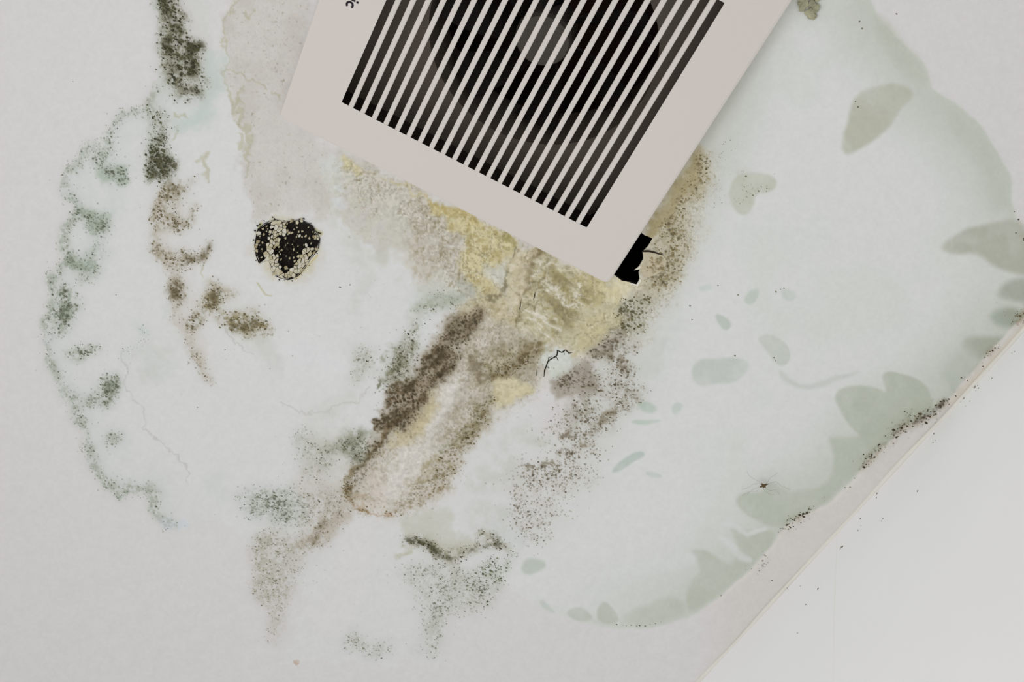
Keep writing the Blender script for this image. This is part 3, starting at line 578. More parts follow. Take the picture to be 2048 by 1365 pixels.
colony('black mould beads along the ceiling\'s peeling edge at the greenest patch beside the wall',
    many(stroke(seam_hi, .6, .3), .35 * stroke([(1865, 815, 10), (1850, 828, 10), (1790, 858, 10)], .8)), (120, 106, 76), .45, 190, 2.4, BLACK, .35, core=many(stroke([(1893, 802, 3), (1880, 812, 3.5), (1858, 832, 3.5), (1840, 843, 3), (1828, 848, 2)], .9, .3), .7 * stroke([(1804, 857, 2), (1790, 866, 3), (1780, 880, 2)], .9, .3)))
colony('short row of black mould beads low on the peeling ceiling edge nearer the bottom',
    many(stroke([(1622, 1020, 3), (1606, 1028, 5), (1588, 1040, 6), (1576, 1052, 5), (1564, 1064, 4)], .6, .3), .4 * stroke([(1645, 1004, 3), (1660, 1000, 3)], .6)), (130, 118, 84), .3, 90, 2.2, BLACK, .2)
colony('brown mould line in the ceiling edge where the wall reaches the photo\'s right side',
    many(stroke([(2056, 618, 4), (2040, 634, 5), (2026, 651, 4)], .6, .3), .7 * stroke([(1994, 693, 4), (1978, 708, 5)], .7, .3), .4 * stroke([(1966, 722, 3), (1935, 758, 3), (1905, 792, 3)], .7, .3), .15 * stroke([(2012, 632, 8), (2026, 634, 8)], .7)), (122, 104, 70), .6, 110, 1.9, BLACK + BROWN[:2], .2)
colony('loose black mould dots on the edge of the pale stain at the photo\'s right side',
    many(.5 * stroke([(2024, 412, 5), (2030, 420, 4)], .7, .3), .6 * stroke([(2038, 434, 5), (2044, 444, 5)], .7, .3), .9 * stroke([(2044, 466, 6), (2056, 478, 8), (2060, 495, 6)], .7, .3)), (150, 138, 108), .2, 34, 2.6, BLACK, .1)
colony('small olive mould tuft on the pale stain right of the vent',
    many(.8 * stroke([(1464, 348, 6), (1480, 346, 6), (1498, 342, 5)], .8), .3 * stroke([(1485, 365, 14), (1480, 395, 10), (1464, 400, 4), (1548, 373, 4)], .9)), (150, 150, 124), .5, 60, 1.6, [(96, 94, 66), (118, 116, 88)], .3)
colony('faint grey mould dots between the small olive tuft and the vent',
    many(.5 * stroke([(1420, 370, 16), (1440, 400, 14)], .8), .3 * stroke([(1450, 310, 22), (1470, 290, 16)], .8)), (186, 188, 182), .2, 70, 1.6, [(150, 148, 136), (128, 126, 112)], .1)
colony('faint grey mould dots on the peeled corner of the ceiling near the wall joint',
    many(.6 * stroke([(1530, 1118, 8), (1535, 1130, 9), (1520, 1140, 7)], .8, .3), .4 * stroke([(1495, 1130, 10), (1512, 1150, 6)], .8, .3)), (180, 176, 168), .2, 60, 1.6, [(138, 132, 120), (156, 150, 138)], .1)
# faint grey veils over the damp plaster
for pts, a in (([(640, 900, 50), (690, 880, 40), (700, 960, 40)], .5), ([(715, 700, 30), (740, 745, 26)], .45), ([(1000, 900, 46), (1020, 950, 40), (960, 960, 34)], .45), ([(960, 1030, 34), (1000, 1040, 26)], .4), ([(1050, 860, 30), (1090, 890, 24)], .45),
               ([(860, 575, 30), (900, 600, 26), (820, 640, 24)], .45), ([(800, 440, 26), (770, 470, 26), (760, 520, 20)], .5), ([(690, 440, 24), (730, 560, 24), (700, 610, 20)], .3), ([(480, 640, 40), (540, 700, 30), (545, 740, 22)], .35), ([(350, 660, 30), (290, 740, 34)], .3)):
    lay(stroke(pts, .98) * (.25 + .75 * sm(.3, .65, .5 * n_mid + .5 * n_fine2)), (182, 184, 172), a)
for c in COL:
    reg = np.clip(c['reg'], 0, 1)
    c['film'] = tuple(v * .95 for v in c['film']); c['cols'] = [tuple(v * .9 for v in q_) for q_ in c['cols']]
    soft = blur(reg, 7); wide = blur(reg, 16)
    c['reg'] = reg
    mott = .4 * n_fine + .35 * n_grain + .25 * n_spk
    fa = min(.95, c['film_a'] * 1.3)
    lay(wide * (.4 + .6 * n_mid), c['film'], fa * .5)
    lay(np.clip(soft * 1.25, 0, 1) * (.16 + .84 * sm(.34, .58, mott)), c['film'], fa)
    if c['core'] is not None: lay(blur(c['core'], 3) * (.3 + .7 * sm(.25, .6, mott)), np.mean(np.array(c['cols'], float), 0) * .95, .9)
    c['grow'] = np.clip(.8 * soft + .28 * wide, 0, 1)
    dk = np.mean(np.array(c['cols'], float), 0)
    dens = c['grow'] * (.35 + .65 * clumps)
    mid = dk * .75 + np.array(c['film'], float) * .25
    lay(spot_mask(dens * 1.0, SP2, .9, 2.5 * c['big'] ** .5), mid, c['spot'] * .85)
    lay(spot_mask(dens * .8, SP3, .7, 1.6), mid, c['spot'] * .6)
    lay(spot_mask(dens * dens * .8, SP1, 1.5, 4.6 * c['big']), dk * .85, min(1, c['spot'] * 1.05))
# ubiquitous tiny freckles on the damp plaster
damp = np.clip(many(m_band, .5 * m_slug, .6 * area([(850, 420), (1000, 480), (1240, 580), (1240, 690), (1000, 760), (880, 600)], 30)) , 0, 1)
freck = vnoise(3.6, 61)
lay(damp * sm(.86, .95, freck) * sm(.3, .7, n_mid2), (132, 122, 96), .5)
lay(m_halo * sm(.93, .98, freck) * sm(.5, .8, n_mid2) * sm(300, 500, X0), (140, 138, 122), .4)
_g = RGB.mean(2, keepdims=True); _k = (.2 * np.maximum(soak_m, .6 * m_slug))[..., None]; RGB = RGB * (1 - _k) + _g * _k
RGB += ((n_grain - .5) * 3 + (n_fine - .5) * 2.5)[..., None] + (np.maximum(soak_m, m_slug) * ((n_grain - .5) * 12 + (n_spk - .5) * 9) + m_band * (n_grain - .5) * 8)[..., None]

# ---- relief (metres, downwards positive)
HT = np.zeros((NY, NX), np.float32)
HT += m_slug * sm(0, 60, sd_slug) * .0035 + ridge * .0012
HT += stroke([(1046, 505, 24), (1020, 570, 24), (995, 640, 20)], .9, .3) * .0025
HT += m_f * (fanr - .5) * .0022 + soak_m * (crease - .5) * .0008
HT += m_slug * (n_fine2 - .5) * .0014
HT += stroke([(575, 497, 84)], .5, .3) * .0016
HT += area(band, 14, 1) * .0005
HT += m_halo * (n_mid - .5) * .0006
for pts in ([(470, -20, 6), (458, 60, 6), (450, 150, 7), (478, 225, 8), (498, 270, 8), (500, 345, 6)], [(245, 715, 5), (252, 770, 5), (290, 845, 5), (330, 905, 5), (368, 950, 5)]):
    HT += stroke(pts, .9) * .0007

def sample(A, x, y):
    u = np.clip((np.asarray(x) + MARG) / ST, 0, NX - 1.001); v = np.clip((np.asarray(y) + MARG) / ST, 0, NY - 1.001)
    i = u.astype(int); j = v.astype(int); fu = u - i; fv = v - j
    if A.ndim == 3: fu = fu[..., None]; fv = fv[..., None]
    return (A[j, i] * (1 - fu) + A[j, i + 1] * fu) * (1 - fv) + (A[j + 1, i] * (1 - fu) + A[j + 1, i + 1] * fu) * fv
def near(A, x, y):
    i = np.clip(np.rint((np.asarray(x) + MARG) / ST).astype(int), 0, NX - 1); j = np.clip(np.rint((np.asarray(y) + MARG) / ST).astype(int), 0, NY - 1)
    return A[j, i]

# ------------------------------------------------------------------ which stretch of ceiling is which surface
LBL = np.zeros((NY, NX), np.int16)
LBL[sd_stain > 0] = 1                                                # water stain
soak = area([(700, 326), (856, 394), (1010, 470), (1225, 578), (1300, 470), (1340, 440), (1290, 600), (1240, 690), (1090, 700), (1060, 790), (1000, 815), (955, 892), (915, 940), (892, 990), (840, 1020), (775, 1028), (722, 1010), (700, 985), (697, 945), (730, 895), (818, 770), (868, 702), (928, 640), (930, 590), (850, 555), (830, 470), (750, 400)], rough=.3, signed=True)
LBL[soak > 0] = 2                                                    # soaked plaster with the long blister
for k, c in enumerate(COL): LBL[c['reg'] > c['cut']] = 10 + k

HOLE = [(518, 458), (534, 445), (552, 439), (572, 443), (602, 439), (624, 450), (632, 464), (640, 477), (634, 500), (620, 516), (612, 530), (599, 547), (580, 556), (562, 553), (546, 540), (541, 522), (538, 508), (530, 518), (521, 524), (515, 508), (513, 486)]
TORN_EDGE = [(1288, 470), (1305, 477), (1296, 492), (1287, 501), (1286, 518), (1278, 532), (1270, 540), (1279.5, 538), (1277, 545), (1279, 557), (1273, 567), (1259, 564), (1244, 562), (1234, 554)]
TORN = TORN_EDGE + [(1205, 535), (1255, 445)]
OPEN_W = [(-0.083, .360), (0.140, .360), (0.140, .592), (-0.083, .592)]
def wpoly(pts): p = at([a for a, b in pts], [b for a, b in pts]); return [(float(q[0]), float(q[1])) for q in p]
HOLES = [wpoly(HOLE), wpoly(TORN), OPEN_W]

CELL = 0.00056; TILE = 70
TX = CELL * TILE
x_lo = XW - TX * 23; y_lo = .13
NTX, NTY = 23, int((1.56 - y_lo) / TX) + 1
cols_by = {}
fx = np.arange(NTX * TILE + 1); fy = np.arange(NTY * TILE + 1)
GX = XW - (NTX * TILE - fx) * CELL; GY = y_lo + fy * CELL
keep_tile = np.zeros((NTY, NTX), bool)
for j in range(NTY):
    for i in range(NTX):
        xs = XW - (NTX - i - np.array([0, 1, 0, 1, .5])) * TX; ys = y_lo + (j + np.array([0, 0, 1, 1, .5])) * TX
        u, v = pix(xs, ys, np.full(5, ZC))
        keep_tile[j, i] = bool(((u > -70) & (u < 2118) & (v > -70) & (v < 1435)).any())
face_ok = np.repeat(np.repeat(keep_tile, TILE, 0), TILE, 1)
VX, VY = np.meshgrid(GX, GY)
CXc = (VX[:-1, :-1] + VX[1:, 1:]) / 2; CYc = (VY[:-1, :-1] + VY[1:, 1:]) / 2
U, V = pix(VX, VY, np.full_like(VX, ZC))
FU, FV = pix(CXc, CYc, np.full_like(CXc, ZC))
flab = near(LBL, FU, FV).astype(np.int32)
VZ = ZC - sample(HT, U, V)
for hp in HOLES:
    ins, d = inside_and_dist(hp, CXc, CYc)
    face_ok &= ~ins
    # draw the cut edge tight: vertices close to the outline move on to it
    insv, dv = inside_and_dist(hp, VX, VY)
    nearv = dv < CELL * .75
    px_, py_ = VX[nearv], VY[nearv]
    best = np.full(px_.shape, 1e9); bx_, by_ = px_.copy(), py_.copy()
    for i in range(len(hp)):
        x0, y0 = hp[i]; x1, y1 = hp[(i + 1) % len(hp)]
        dx, dy = x1 - x0, y1 - y0; t = np.clip(((px_ - x0) * dx + (py_ - y0) * dy) / (dx * dx + dy * dy), 0, 1)
        qx, qy = x0 + t * dx, y0 + t * dy; dd = np.hypot(px_ - qx, py_ - qy); m = dd < best
        best[m] = dd[m]; bx_[m] = qx[m]; by_[m] = qy[m]
    VX[nearv] = bx_; VY[nearv] = by_
VCOL = alb(np.clip(sample(RGB, U, V), 5, 250)).astype(np.float32)
mat_ceiling = material('painted_ceiling_plaster', None, .85, attr='stain')

def ceiling_piece(name, mask, extra=None):
    jj, ii = np.nonzero(mask)
    w_ = NTX * TILE + 1
    q = np.stack([jj * w_ + ii, (jj + 1) * w_ + ii, (jj + 1) * w_ + ii + 1, jj * w_ + ii + 1], 1)   # faces down into the room
    ids, inv = np.unique(q.ravel(), return_inverse=True)
    co = np.stack([VX.ravel()[ids], VY.ravel()[ids], VZ.ravel()[ids]], 1)
    col = VCOL.reshape(-1, 3)[ids]; quads = inv.reshape(-1, 4)
    if extra is not None:
        ev, eq = extra; quads = np.concatenate([quads, eq + len(co)]); co = np.concatenate([co, ev])
        col = np.concatenate([col, np.tile(alb((204, 202.5, 201.5)), (len(ev), 1))])
    me = bpy.data.meshes.new(name)
    me.vertices.add(len(co)); me.vertices.foreach_set('co', co.astype(np.float32).ravel())
    me.loops.add(quads.size); me.loops.foreach_set('vertex_index', quads.astype(np.int32).ravel())
    me.polygons.add(len(quads)); me.polygons.foreach_set('loop_start', np.arange(0, quads.size, 4, dtype=np.int32))
    me.update(calc_edges=True)
    at_ = me.color_attributes.new('stain', 'FLOAT_COLOR', 'POINT')
    at_.data.foreach_set('color', np.concatenate([col, np.ones((len(col), 1))], 1).astype(np.float32).ravel())
    return link(name, me, mat_ceiling)
# plain tiles away from the stained part
ev, eq = [], []
def plain(x0, x1, y0, y1):
    b = len(ev); ev.extend([(x0, y0, ZC), (x0, y1, ZC), (x1, y1, ZC), (x1, y0, ZC)]); eq.append([b, b + 1, b + 2, b + 3])
for j in range(NTY):
    for i in range(NTX):
        if not keep_tile[j, i]:
            xa = XW - (NTX - i) * TX; ya = y_lo + j * TX
            if not (xa > -.13 and xa < .17 and ya < .6 and ya > .3): plain(xa, xa + TX, ya, ya + TX)
y_hi = y_lo + NTY * TX
for a in ((-1.6, x_lo, -1.0, 2.6), (x_lo, XW, -1.0, y_lo), (x_lo, XW, y_hi, 2.6)): plain(*a)
# ceiling still present above the part of the vent that lies past the frame
base_mask = face_ok & (flab == 0)
ceil_o = struct(ceiling_piece('ceiling', base_mask, (np.array(ev, float), np.array(eq))), 'white painted ceiling around the stains')
pieces = {}
def piece(name, k):
    m = face_ok & (flab == k)
    return ceiling_piece(name, m) if m.any() else None
o = piece('water_stain', 1); tag(o, 'large pale green water stain spread over the ceiling between vent and wall', 'stain')
o = piece('blistered_plaster', 2); tag(o, 'yellow soaked plaster under the vent swelling into a long brown blister', 'plaster')

# ------------------------------------------------------------------ mould colonies: film on the paint plus raised specks
mat_mould = material('mould_growth', None, .95, attr='growth')
def specks(name, pts, rad, cols, parent=None, wall=False):
    """low six-sided domes; pts are world points on the surface"""
    n = len(pts); k = 6
    ang = np.arange(k) * 2 * math.pi / k
    jit = RNG.uniform(.75, 1.25, (n, k)); ph = RNG.uniform(0, 6.28, n)
    ex = RNG.uniform(.8, 1.35, n)
    ox = np.cos(ang + ph[:, None]) * jit * rad[:, None] * ex[:, None]; oy = np.sin(ang + ph[:, None]) * jit * rad[:, None]
    z0 = np.full((n, k), -.0001)
    rim = np.stack([ox, oy, -z0], -1)
    mid = np.stack([ox * .62, oy * .62, np.repeat(-rad[:, None] * .42, k, 1)], -1)
    top = np.stack([np.zeros((n, 1)), np.zeros((n, 1)), -rad[:, None] * .6], -1)
    loc = np.concatenate([rim, mid, top], 1)
    if wall: loc = loc[..., [2, 0, 1]]
    co = (loc + pts[:, None, :]).reshape(-1, 3)
    base = (np.arange(n) * 13)[:, None]
    f = []
    tri_i, tri = [], []
    for a in range(k):
        b = (a + 1) % k
        tri += [[a, b, 6 + b], [a, 6 + b, 6 + a], [6 + a, 6 + b, 12]]
    T = (np.array(tri)[None] + base[..., None]).reshape(-1, 3)
    me = bpy.data.meshes.new(name)
    me.vertices.add(len(co)); me.vertices.foreach_set('co', co.astype(np.float32).ravel())
    me.loops.add(T.size); me.loops.foreach_set('vertex_index', T.astype(np.int32).ravel())
    me.polygons.add(len(T)); me.polygons.foreach_set('loop_start', np.arange(0, T.size, 3, dtype=np.int32))
    me.update(calc_edges=True)
    pal = np.array(cols, float); c = pal[RNG.integers(0, len(pal), n)] + RNG.normal(0, 7, (n, 1))
    cc = np.repeat(alb(np.clip(c, 8, 220)), 13, 0)
    at_ = me.color_attributes.new('growth', 'FLOAT_COLOR', 'POINT')
    at_.data.foreach_set('color', np.concatenate([cc, np.ones((len(cc), 1))], 1).astype(np.float32).ravel())
    o = link(name, me, mat_mould, parent)
    return o
# where nothing can grow: under the cover and in the holes
COVER_PX = [(557, 236), (1218, 572), (1234, 553), (1600, -20), (1600, -160), (660, -160), (622, 0)]
blocked = np.zeros((NY, NX), bool)
for P_ in (COVER_PX, TORN, HOLE):
    W = window(P_, 4); ins, _d = inside_and_dist(P_, X0[W], Y0[W]); blocked[W] |= ins
clump_n = np.clip(sm(.35, .7, .5 * n_fine + .5 * n_mid), 0, 1)
def grow(reg, n, r, clump):
    wgt = np.where(blocked | (reg < .05), 0, reg ** 1.3 * ((1 - clump) + clump * clump_n)).astype(np.float64).ravel()
    wgt /= wgt.sum()
    idx = RNG.choice(wgt.size, n, p=wgt)
    x = X0.ravel()[idx] + RNG.uniform(-.75, .75, n); y = Y0.ravel()[idx] + RNG.uniform(-.75, .75, n)
    rr = np.clip(r * np.exp(RNG.normal(0, .38, n)), .7, r * 2.3) * (.6 + .5 * reg.ravel()[idx])
    p = at(x, y); p[:, 2] -= sample(HT, x, y)
    scale = np.linalg.norm(p - np.array([0, 0, CAM_Z]), axis=1) / F
    return p, rr * scale
for k, c in enumerate(COL):
    o = piece('mould_patch', 10 + k)
    c['cols'] = [tuple(.72 * a + .28 * b for a, b in zip(q_, c['film'])) for q_ in c['cols']]
    p, rr = grow(c['grow'], int(c['n'] * .5), c['r'] * .8, c['clump'])
    if o is None:
        o = specks('mould_patch', p, rr, c['cols'])
    else:
        s_ = specks('mould_specks', p, rr, c['cols'], o); s_['kind'] = 'stuff'
    tag(o, c['label'], 'mould', c['group'])

# ------------------------------------------------------------------ the wall, its corner bead and the upright joint
def wall_grid():
    bm = bmesh.new()
    ys = [-1.0, 0.2] + [0.3 + .06 * i for i in range(15)] + [1.4, 2.6]; zs = [0.0, .9, 1.5, 1.8, 1.95, 2.05, 2.15, 2.25, 2.32, ZC]
    g = [[bm.verts.new((XW, y, z)) for y in ys] for z in zs]
    for a, b in zip(g, g[1:]):
        for i in range(len(ys) - 1): bm.faces.new((a[i], b[i], b[i + 1], a[i + 1]))
    # a real thickness behind the face
    r = bmesh.ops.extrude_face_region(bm, geom=bm.faces[:])
    for v in r['geom']:
        if isinstance(v, bmesh.types.BMVert): v.co.x += .1
    return bm
mat_wall = material('white_wall_paint', (219, 219, 220), .8, noise=(9, .012))
struct(from_bm('wall_right', wall_grid(), mat_wall), 'white wall meeting the ceiling')
mat_bead = material('caulk_bead', (208, 206, 198), .6, noise=(60, .03))
bm = bmesh.new()
pts, rad = [], []
y = -.2
while y < 2.2:
    pts.append((XW - .0006 + .0005 * math.sin(y * 37) , y, ZC - .0008 - .0005 * math.sin(y * 23 + 1))); rad.append(.0019 + .0003 * math.sin(y * 61)); y += .01
tube(bm, pts, rad, 8)
struct(from_bm('trim_1', bm, mat_bead, smooth=True), 'thin white caulk bead in the corner of ceiling and wall')
bm = bmesh.new()
yj = float(on_wall(1670, 1200)[1])
jp = [(XW - .0001 + .0001 * math.sin(z * 40), yj + .0006 * math.sin(z * 19) + .0004 * math.sin(z * 47), z) for z in [ZC - .004 - .012 * i for i in range(110)]]
rings = [[bm.verts.new((p[0] + a, p[1] + b, p[2])) for a, b in ((.0002, -.0011), (-.0003, 0), (.0002, .0011))] for p in jp]
for a, b in zip(rings, rings[1:]):
    for i in range(2): bm.faces.new((a[i], a[i + 1], b[i + 1], b[i]))
struct(from_bm('trim_2', bm, material('joint_filler', (216, 215, 212), .8)), 'fine upright joint line on the wall')
# dark hairline where the bead has let go, the gap's shadow given as colour
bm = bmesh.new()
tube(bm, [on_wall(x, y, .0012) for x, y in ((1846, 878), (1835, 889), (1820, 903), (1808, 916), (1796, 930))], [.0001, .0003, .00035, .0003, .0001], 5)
tag(from_bm('hairline_crack', bm, material('gap_shadow', (120, 112, 104), .9)), 'short dark hairline gap beside the white corner bead on the wall', 'crack')
wp = [(1950, 775), (1955, 772), (1957, 777), (1952, 782), (1984, 757), (1928, 797), (1922, 805), (1940, 803), (1931, 813), (2029, 704), (2024, 707), (1871, 882), (1866, 886), (1868, 868), (1754, 988), (1757, 983), (1753, 996), (1835, 983), (1766, 1038), (1763, 1043), (1721, 1038), (1722, 1052), (1716, 1062), (1682, 1096), (1685, 1094), (1680, 1100), (1676, 1066), (1636, 1179), (1637, 1177), (1601, 1173), (1612, 1210), (1595, 1267), (1575, 1177), (1576, 1180)]
wpw = np.array([on_wall(x, y) for x, y in wp]); wr = np.array([.0004 + .0005 * random.random() for _ in wp])
for i in (23, 24, 27, 0, 5, 14): wr[i] = .0011
tag(specks('mould_specks', wpw, wr, [(120, 114, 100), (96, 92, 80), (140, 136, 124)], wall=True), 'tiny stray mould dots scattered on the white wall below the bead', 'mould', None, 'stuff')
sp_ = [(1436, 571), (1552, 584), (1561, 579), (1568, 577), (146, 163), (232, 590), (680, 575), (700, 570), (712, 205), (1711, 203), (1716, 214), (1719, 43), (1724, 57), (1793, 28), (1476, 590), (1380, 612), (1384, 640), (1548, 716), (1551, 722), (1470, 712), (1544, 1162), (1575, 1179), (1700, 975), (1709, 957), (1690, 976), (1442, 1192), (1322, 1245), (450, 700), (577, 663), (585, 712), (540, 738), (395, 815), (430, 1030), (860, 640), (850, 648)]
sp_ += [(1236 + 9 * i + random.uniform(-3, 3), 1252 + random.uniform(-2, 2) - .012 * (i - 3) ** 2 * 8) for i in range(9)]
sx = np.array([a for a, b in sp_]); sy = np.array([b for a, b in sp_]); q = at(sx, sy); q[:, 2] -= sample(HT, sx, sy)
tag(specks('mould_specks', q, np.array([random.uniform(.0004, .0009) for _ in sp_]), [(110, 106, 90), (86, 82, 66), (134, 130, 114)]), 'tiny stray mould dots far apart on the ceiling away from the patches', 'mould', None, 'stuff')

# ------------------------------------------------------------------ exhaust fan behind the cover, void above the plaster
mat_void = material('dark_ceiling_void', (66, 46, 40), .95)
bm = bmesh.new()
vx0, vx1, vy0, vy1 = -.16, .225, .30, .66
z0, z1 = ZC + .0015, ZC + .17
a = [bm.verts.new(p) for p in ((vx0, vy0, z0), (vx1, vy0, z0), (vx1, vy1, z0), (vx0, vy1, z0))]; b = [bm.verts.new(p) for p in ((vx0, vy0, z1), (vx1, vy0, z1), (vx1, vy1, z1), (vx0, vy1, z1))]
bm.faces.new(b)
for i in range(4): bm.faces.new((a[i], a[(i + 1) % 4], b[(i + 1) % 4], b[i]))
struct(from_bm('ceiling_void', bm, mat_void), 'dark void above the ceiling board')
# cut edges of the board at the openings
bm = bmesh.new()
for hp in HOLES[1:]:
    lo_ = [bm.verts.new((x, y, ZC - .0001)) for x, y in hp]; hi_ = [bm.verts.new((x + (.001 if i % 2 else 0), y, ZC + .0014)) for i, (x, y) in enumerate(hp)]
    for i in range(len(hp)): bm.faces.new((lo_[i], lo_[(i + 1) % len(hp)], hi_[(i + 1) % len(hp)], hi_[i]))
struct(from_bm('ceiling_cut_edge', bm, material('cut_plaster', (40, 33, 28), .95)), 'cut edge of the ceiling board')

fanc = at(1085, 82, -.035)
fan = empty('exhaust_fan', (float(fanc[0]), float(fanc[1]), ZC + .03))
tag(fan, 'dark exhaust fan seen through the slots of the vent cover', 'fan')
fx_, fy_, fz_ = float(fanc[0]), float(fanc[1]), ZC + .035
def local(o):
    o.matrix_parent_inverse = o.parent.matrix_world.inverted() if False else Matrix.Translation(-o.parent.location); return o
mat_plate = material('fan_housing_plastic', (112, 103, 94), .6)
bm = bmesh.new(); n = 64; ro = .083
hx0, hx1, hy0, hy1 = -.080, .137, .363, .589
inner_r = [bm.verts.new((fx_ + ro * math.cos(t), fy_ + ro * math.sin(t), fz_)) for t in [2 * math.pi * i / n for i in range(n)]]
def on_rect(t):
    c, s = math.cos(t), math.sin(t)
    k = min(((hx1 - fx_) if c > 0 else (hx0 - fx_)) / c if abs(c) > 1e-6 else 9, ((hy1 - fy_) if s > 0 else (hy0 - fy_)) / s if abs(s) > 1e-6 else 9)
    return (fx_ + k * c, fy_ + k * s, fz_)
outer_r = [bm.verts.new(on_rect(2 * math.pi * i / n)) for i in range(n)]
lip = [bm.verts.new((v.co.x, v.co.y, fz_ + .05)) for v in inner_r]
for i in range(n):
    j = (i + 1) % n
    bm.faces.new((inner_r[i], inner_r[j], outer_r[j], outer_r[i])); bm.faces.new((inner_r[i], lip[i], lip[j], inner_r[j]))
local(from_bm('housing_plate', bm, mat_plate, fan))
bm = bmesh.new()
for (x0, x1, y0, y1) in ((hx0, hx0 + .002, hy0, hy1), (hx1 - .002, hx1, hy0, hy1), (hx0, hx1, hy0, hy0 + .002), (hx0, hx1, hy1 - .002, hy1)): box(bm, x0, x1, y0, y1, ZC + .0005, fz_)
local(from_bm('housing_wall', bm, material('fan_housing_shaded_side', (52, 47, 43), .6), fan))  # darker than the plate: shade at the slot ends put into the colour
bm = bmesh.new()
hub_r = .0205
def disc(bm, r, z, m=40): return [bm.verts.new((fx_ + r * math.cos(2 * math.pi * i / m), fy_ + r * math.sin(2 * math.pi * i / m), z)) for i in range(m)]
rs = [disc(bm, hub_r, fz_ + .03), disc(bm, hub_r, fz_ + .004), disc(bm, hub_r * .92, fz_), disc(bm, hub_r * .35, fz_ - .001)]
for a, b in zip(rs, rs[1:]):
    for i in range(40): bm.faces.new((a[i], a[(i + 1) % 40], b[(i + 1) % 40], b[i]))
bm.faces.new(rs[-1])
local(from_bm('hub', bm, material('fan_hub_grey', (96, 91, 85), .5), fan))
mat_blade = material('fan_blade_black', (24, 20, 18), .6)
for k in range(7):
    bm = bmesh.new(); a0 = 2 * math.pi * k / 7; strip_ = []
    for s in range(7):
        r = hub_r + (ro - .006 - hub_r) * s / 6; tw = a0 + .35 * s / 6
        for dz, da in ((.008, -.22), (.026, .22)):
            strip_.append(bm.verts.new((fx_ + r * math.cos(tw + da), fy_ + r * math.sin(tw + da), fz_ + dz)))
    for s in range(6): bm.faces.new((strip_[2 * s], strip_[2 * s + 1], strip_[2 * s + 3], strip_[2 * s + 2]))
    ob = from_bm('fan_blade', bm, mat_blade, fan); local(ob)
    md = ob.modifiers.new('thick', 'SOLIDIFY'); md.thickness = .0015

# ------------------------------------------------------------------ vent cover
FZ = ZC - .011                                  # face of the cover
dF = .011
mat_cover = material('vent_cover_plastic', (199, 193, 187), .45, noise=(14, .006))
cov = empty('vent_cover', (.028, .474, FZ))
tag(cov, 'square off white vent cover with long parallel slots hanging on the ceiling', 'vent')
pl = lambda x, y: at(x, y, dF)
cb = pl([557, 1216, 1585, 622], [236, 570, 0, 0])
bL, bR = cb[0], cb[1]; tR = cb[2]; tL = cb[3]
yB = (bL[1] + bR[1]) / 2; xR = (bR[0] + tR[0]) / 2
slotB = pl([690, 1167], [208, 452]); slT = pl([1442], [2])[0]
sy1 = float(slotB[:, 1].mean()); sx0 = float(slotB[0, 0]); sx1 = float(slotB[1, 0]); sy0 = float(slT[1])
NS = 22; pitch = (sx1 - sx0) / (NS - 1); sw = pitch * .60
yT = sy0 - (yB - sy1)
xLB = float(bL[0]); xLT = float(bL[0] + (tL[0] - bL[0]) * (yB - yT) / (bL[1] - tL[1]))
xLm = float(tL[0]) - .001
# outline with rounded corners, bottom is the long y side; the left edge spreads towards the top
def rounded(corners, r, m=5):
    out = []
    n = len(corners)
    for i in range(n):
        p0 = Vector(corners[i - 1]); p = Vector(corners[i]); p1 = Vector(corners[(i + 1) % n])
        a = p + (p0 - p).normalized() * r; b = p + (p1 - p).normalized() * r
        for k in range(m + 1):
            t = k / m; out.append(tuple((1 - t) ** 2 * a + 2 * t * (1 - t) * p + t * t * b))
    return out
outline = rounded([(xLB, yB), (xR, yB), (xR, yT), (xLm - .003, yT)], .005)
def inset(pts, d):
    c = Vector((sum(p[0] for p in pts) / len(pts), sum(p[1] for p in pts) / len(pts)))
    return [(p[0] - math.copysign(d, p[0] - c.x), p[1] - math.copysign(d, p[1] - c.y)) for p in pts]
bm = bmesh.new()
ix0, ix1, iy0, iy1 = sx0 - sw / 2, sx1 + sw / 2, sy0, sy1
# frame face: outer ring -> rectangular grille opening
N = len(outline)
levels = [(outline, ZC - .0015), (outline, FZ + .0018), (inset(outline, .0006), FZ + .0006), (inset(outline, .002), FZ)]
rings = [[bm.verts.new((x, y, z)) for x, y in pts] for pts, z in levels]
for a, b in zip(rings, rings[1:]):
    for i in range(N): bm.faces.new((a[i], a[(i + 1) % N], b[(i + 1) % N], b[i]))
cx_, cy_ = (ix0 + ix1) / 2, (iy0 + iy1) / 2
op = rounded([(ix0, iy1), (ix1, iy1), (ix1, iy0), (ix0, iy0)], .0012)
opv = [bm.verts.new((x, y, FZ)) for x, y in op]; opt = [bm.verts.new((x + math.copysign(.0012, x - cx_), y + math.copysign(.003, y - cy_), FZ + .0045)) for x, y in op]
for i in range(N):
    j = (i + 1) % N
    bm.faces.new((rings[-1][i], rings[-1][j], opv[j], opv[i])); bm.faces.new((opv[i], opv[j], opt[j], opt[i]))
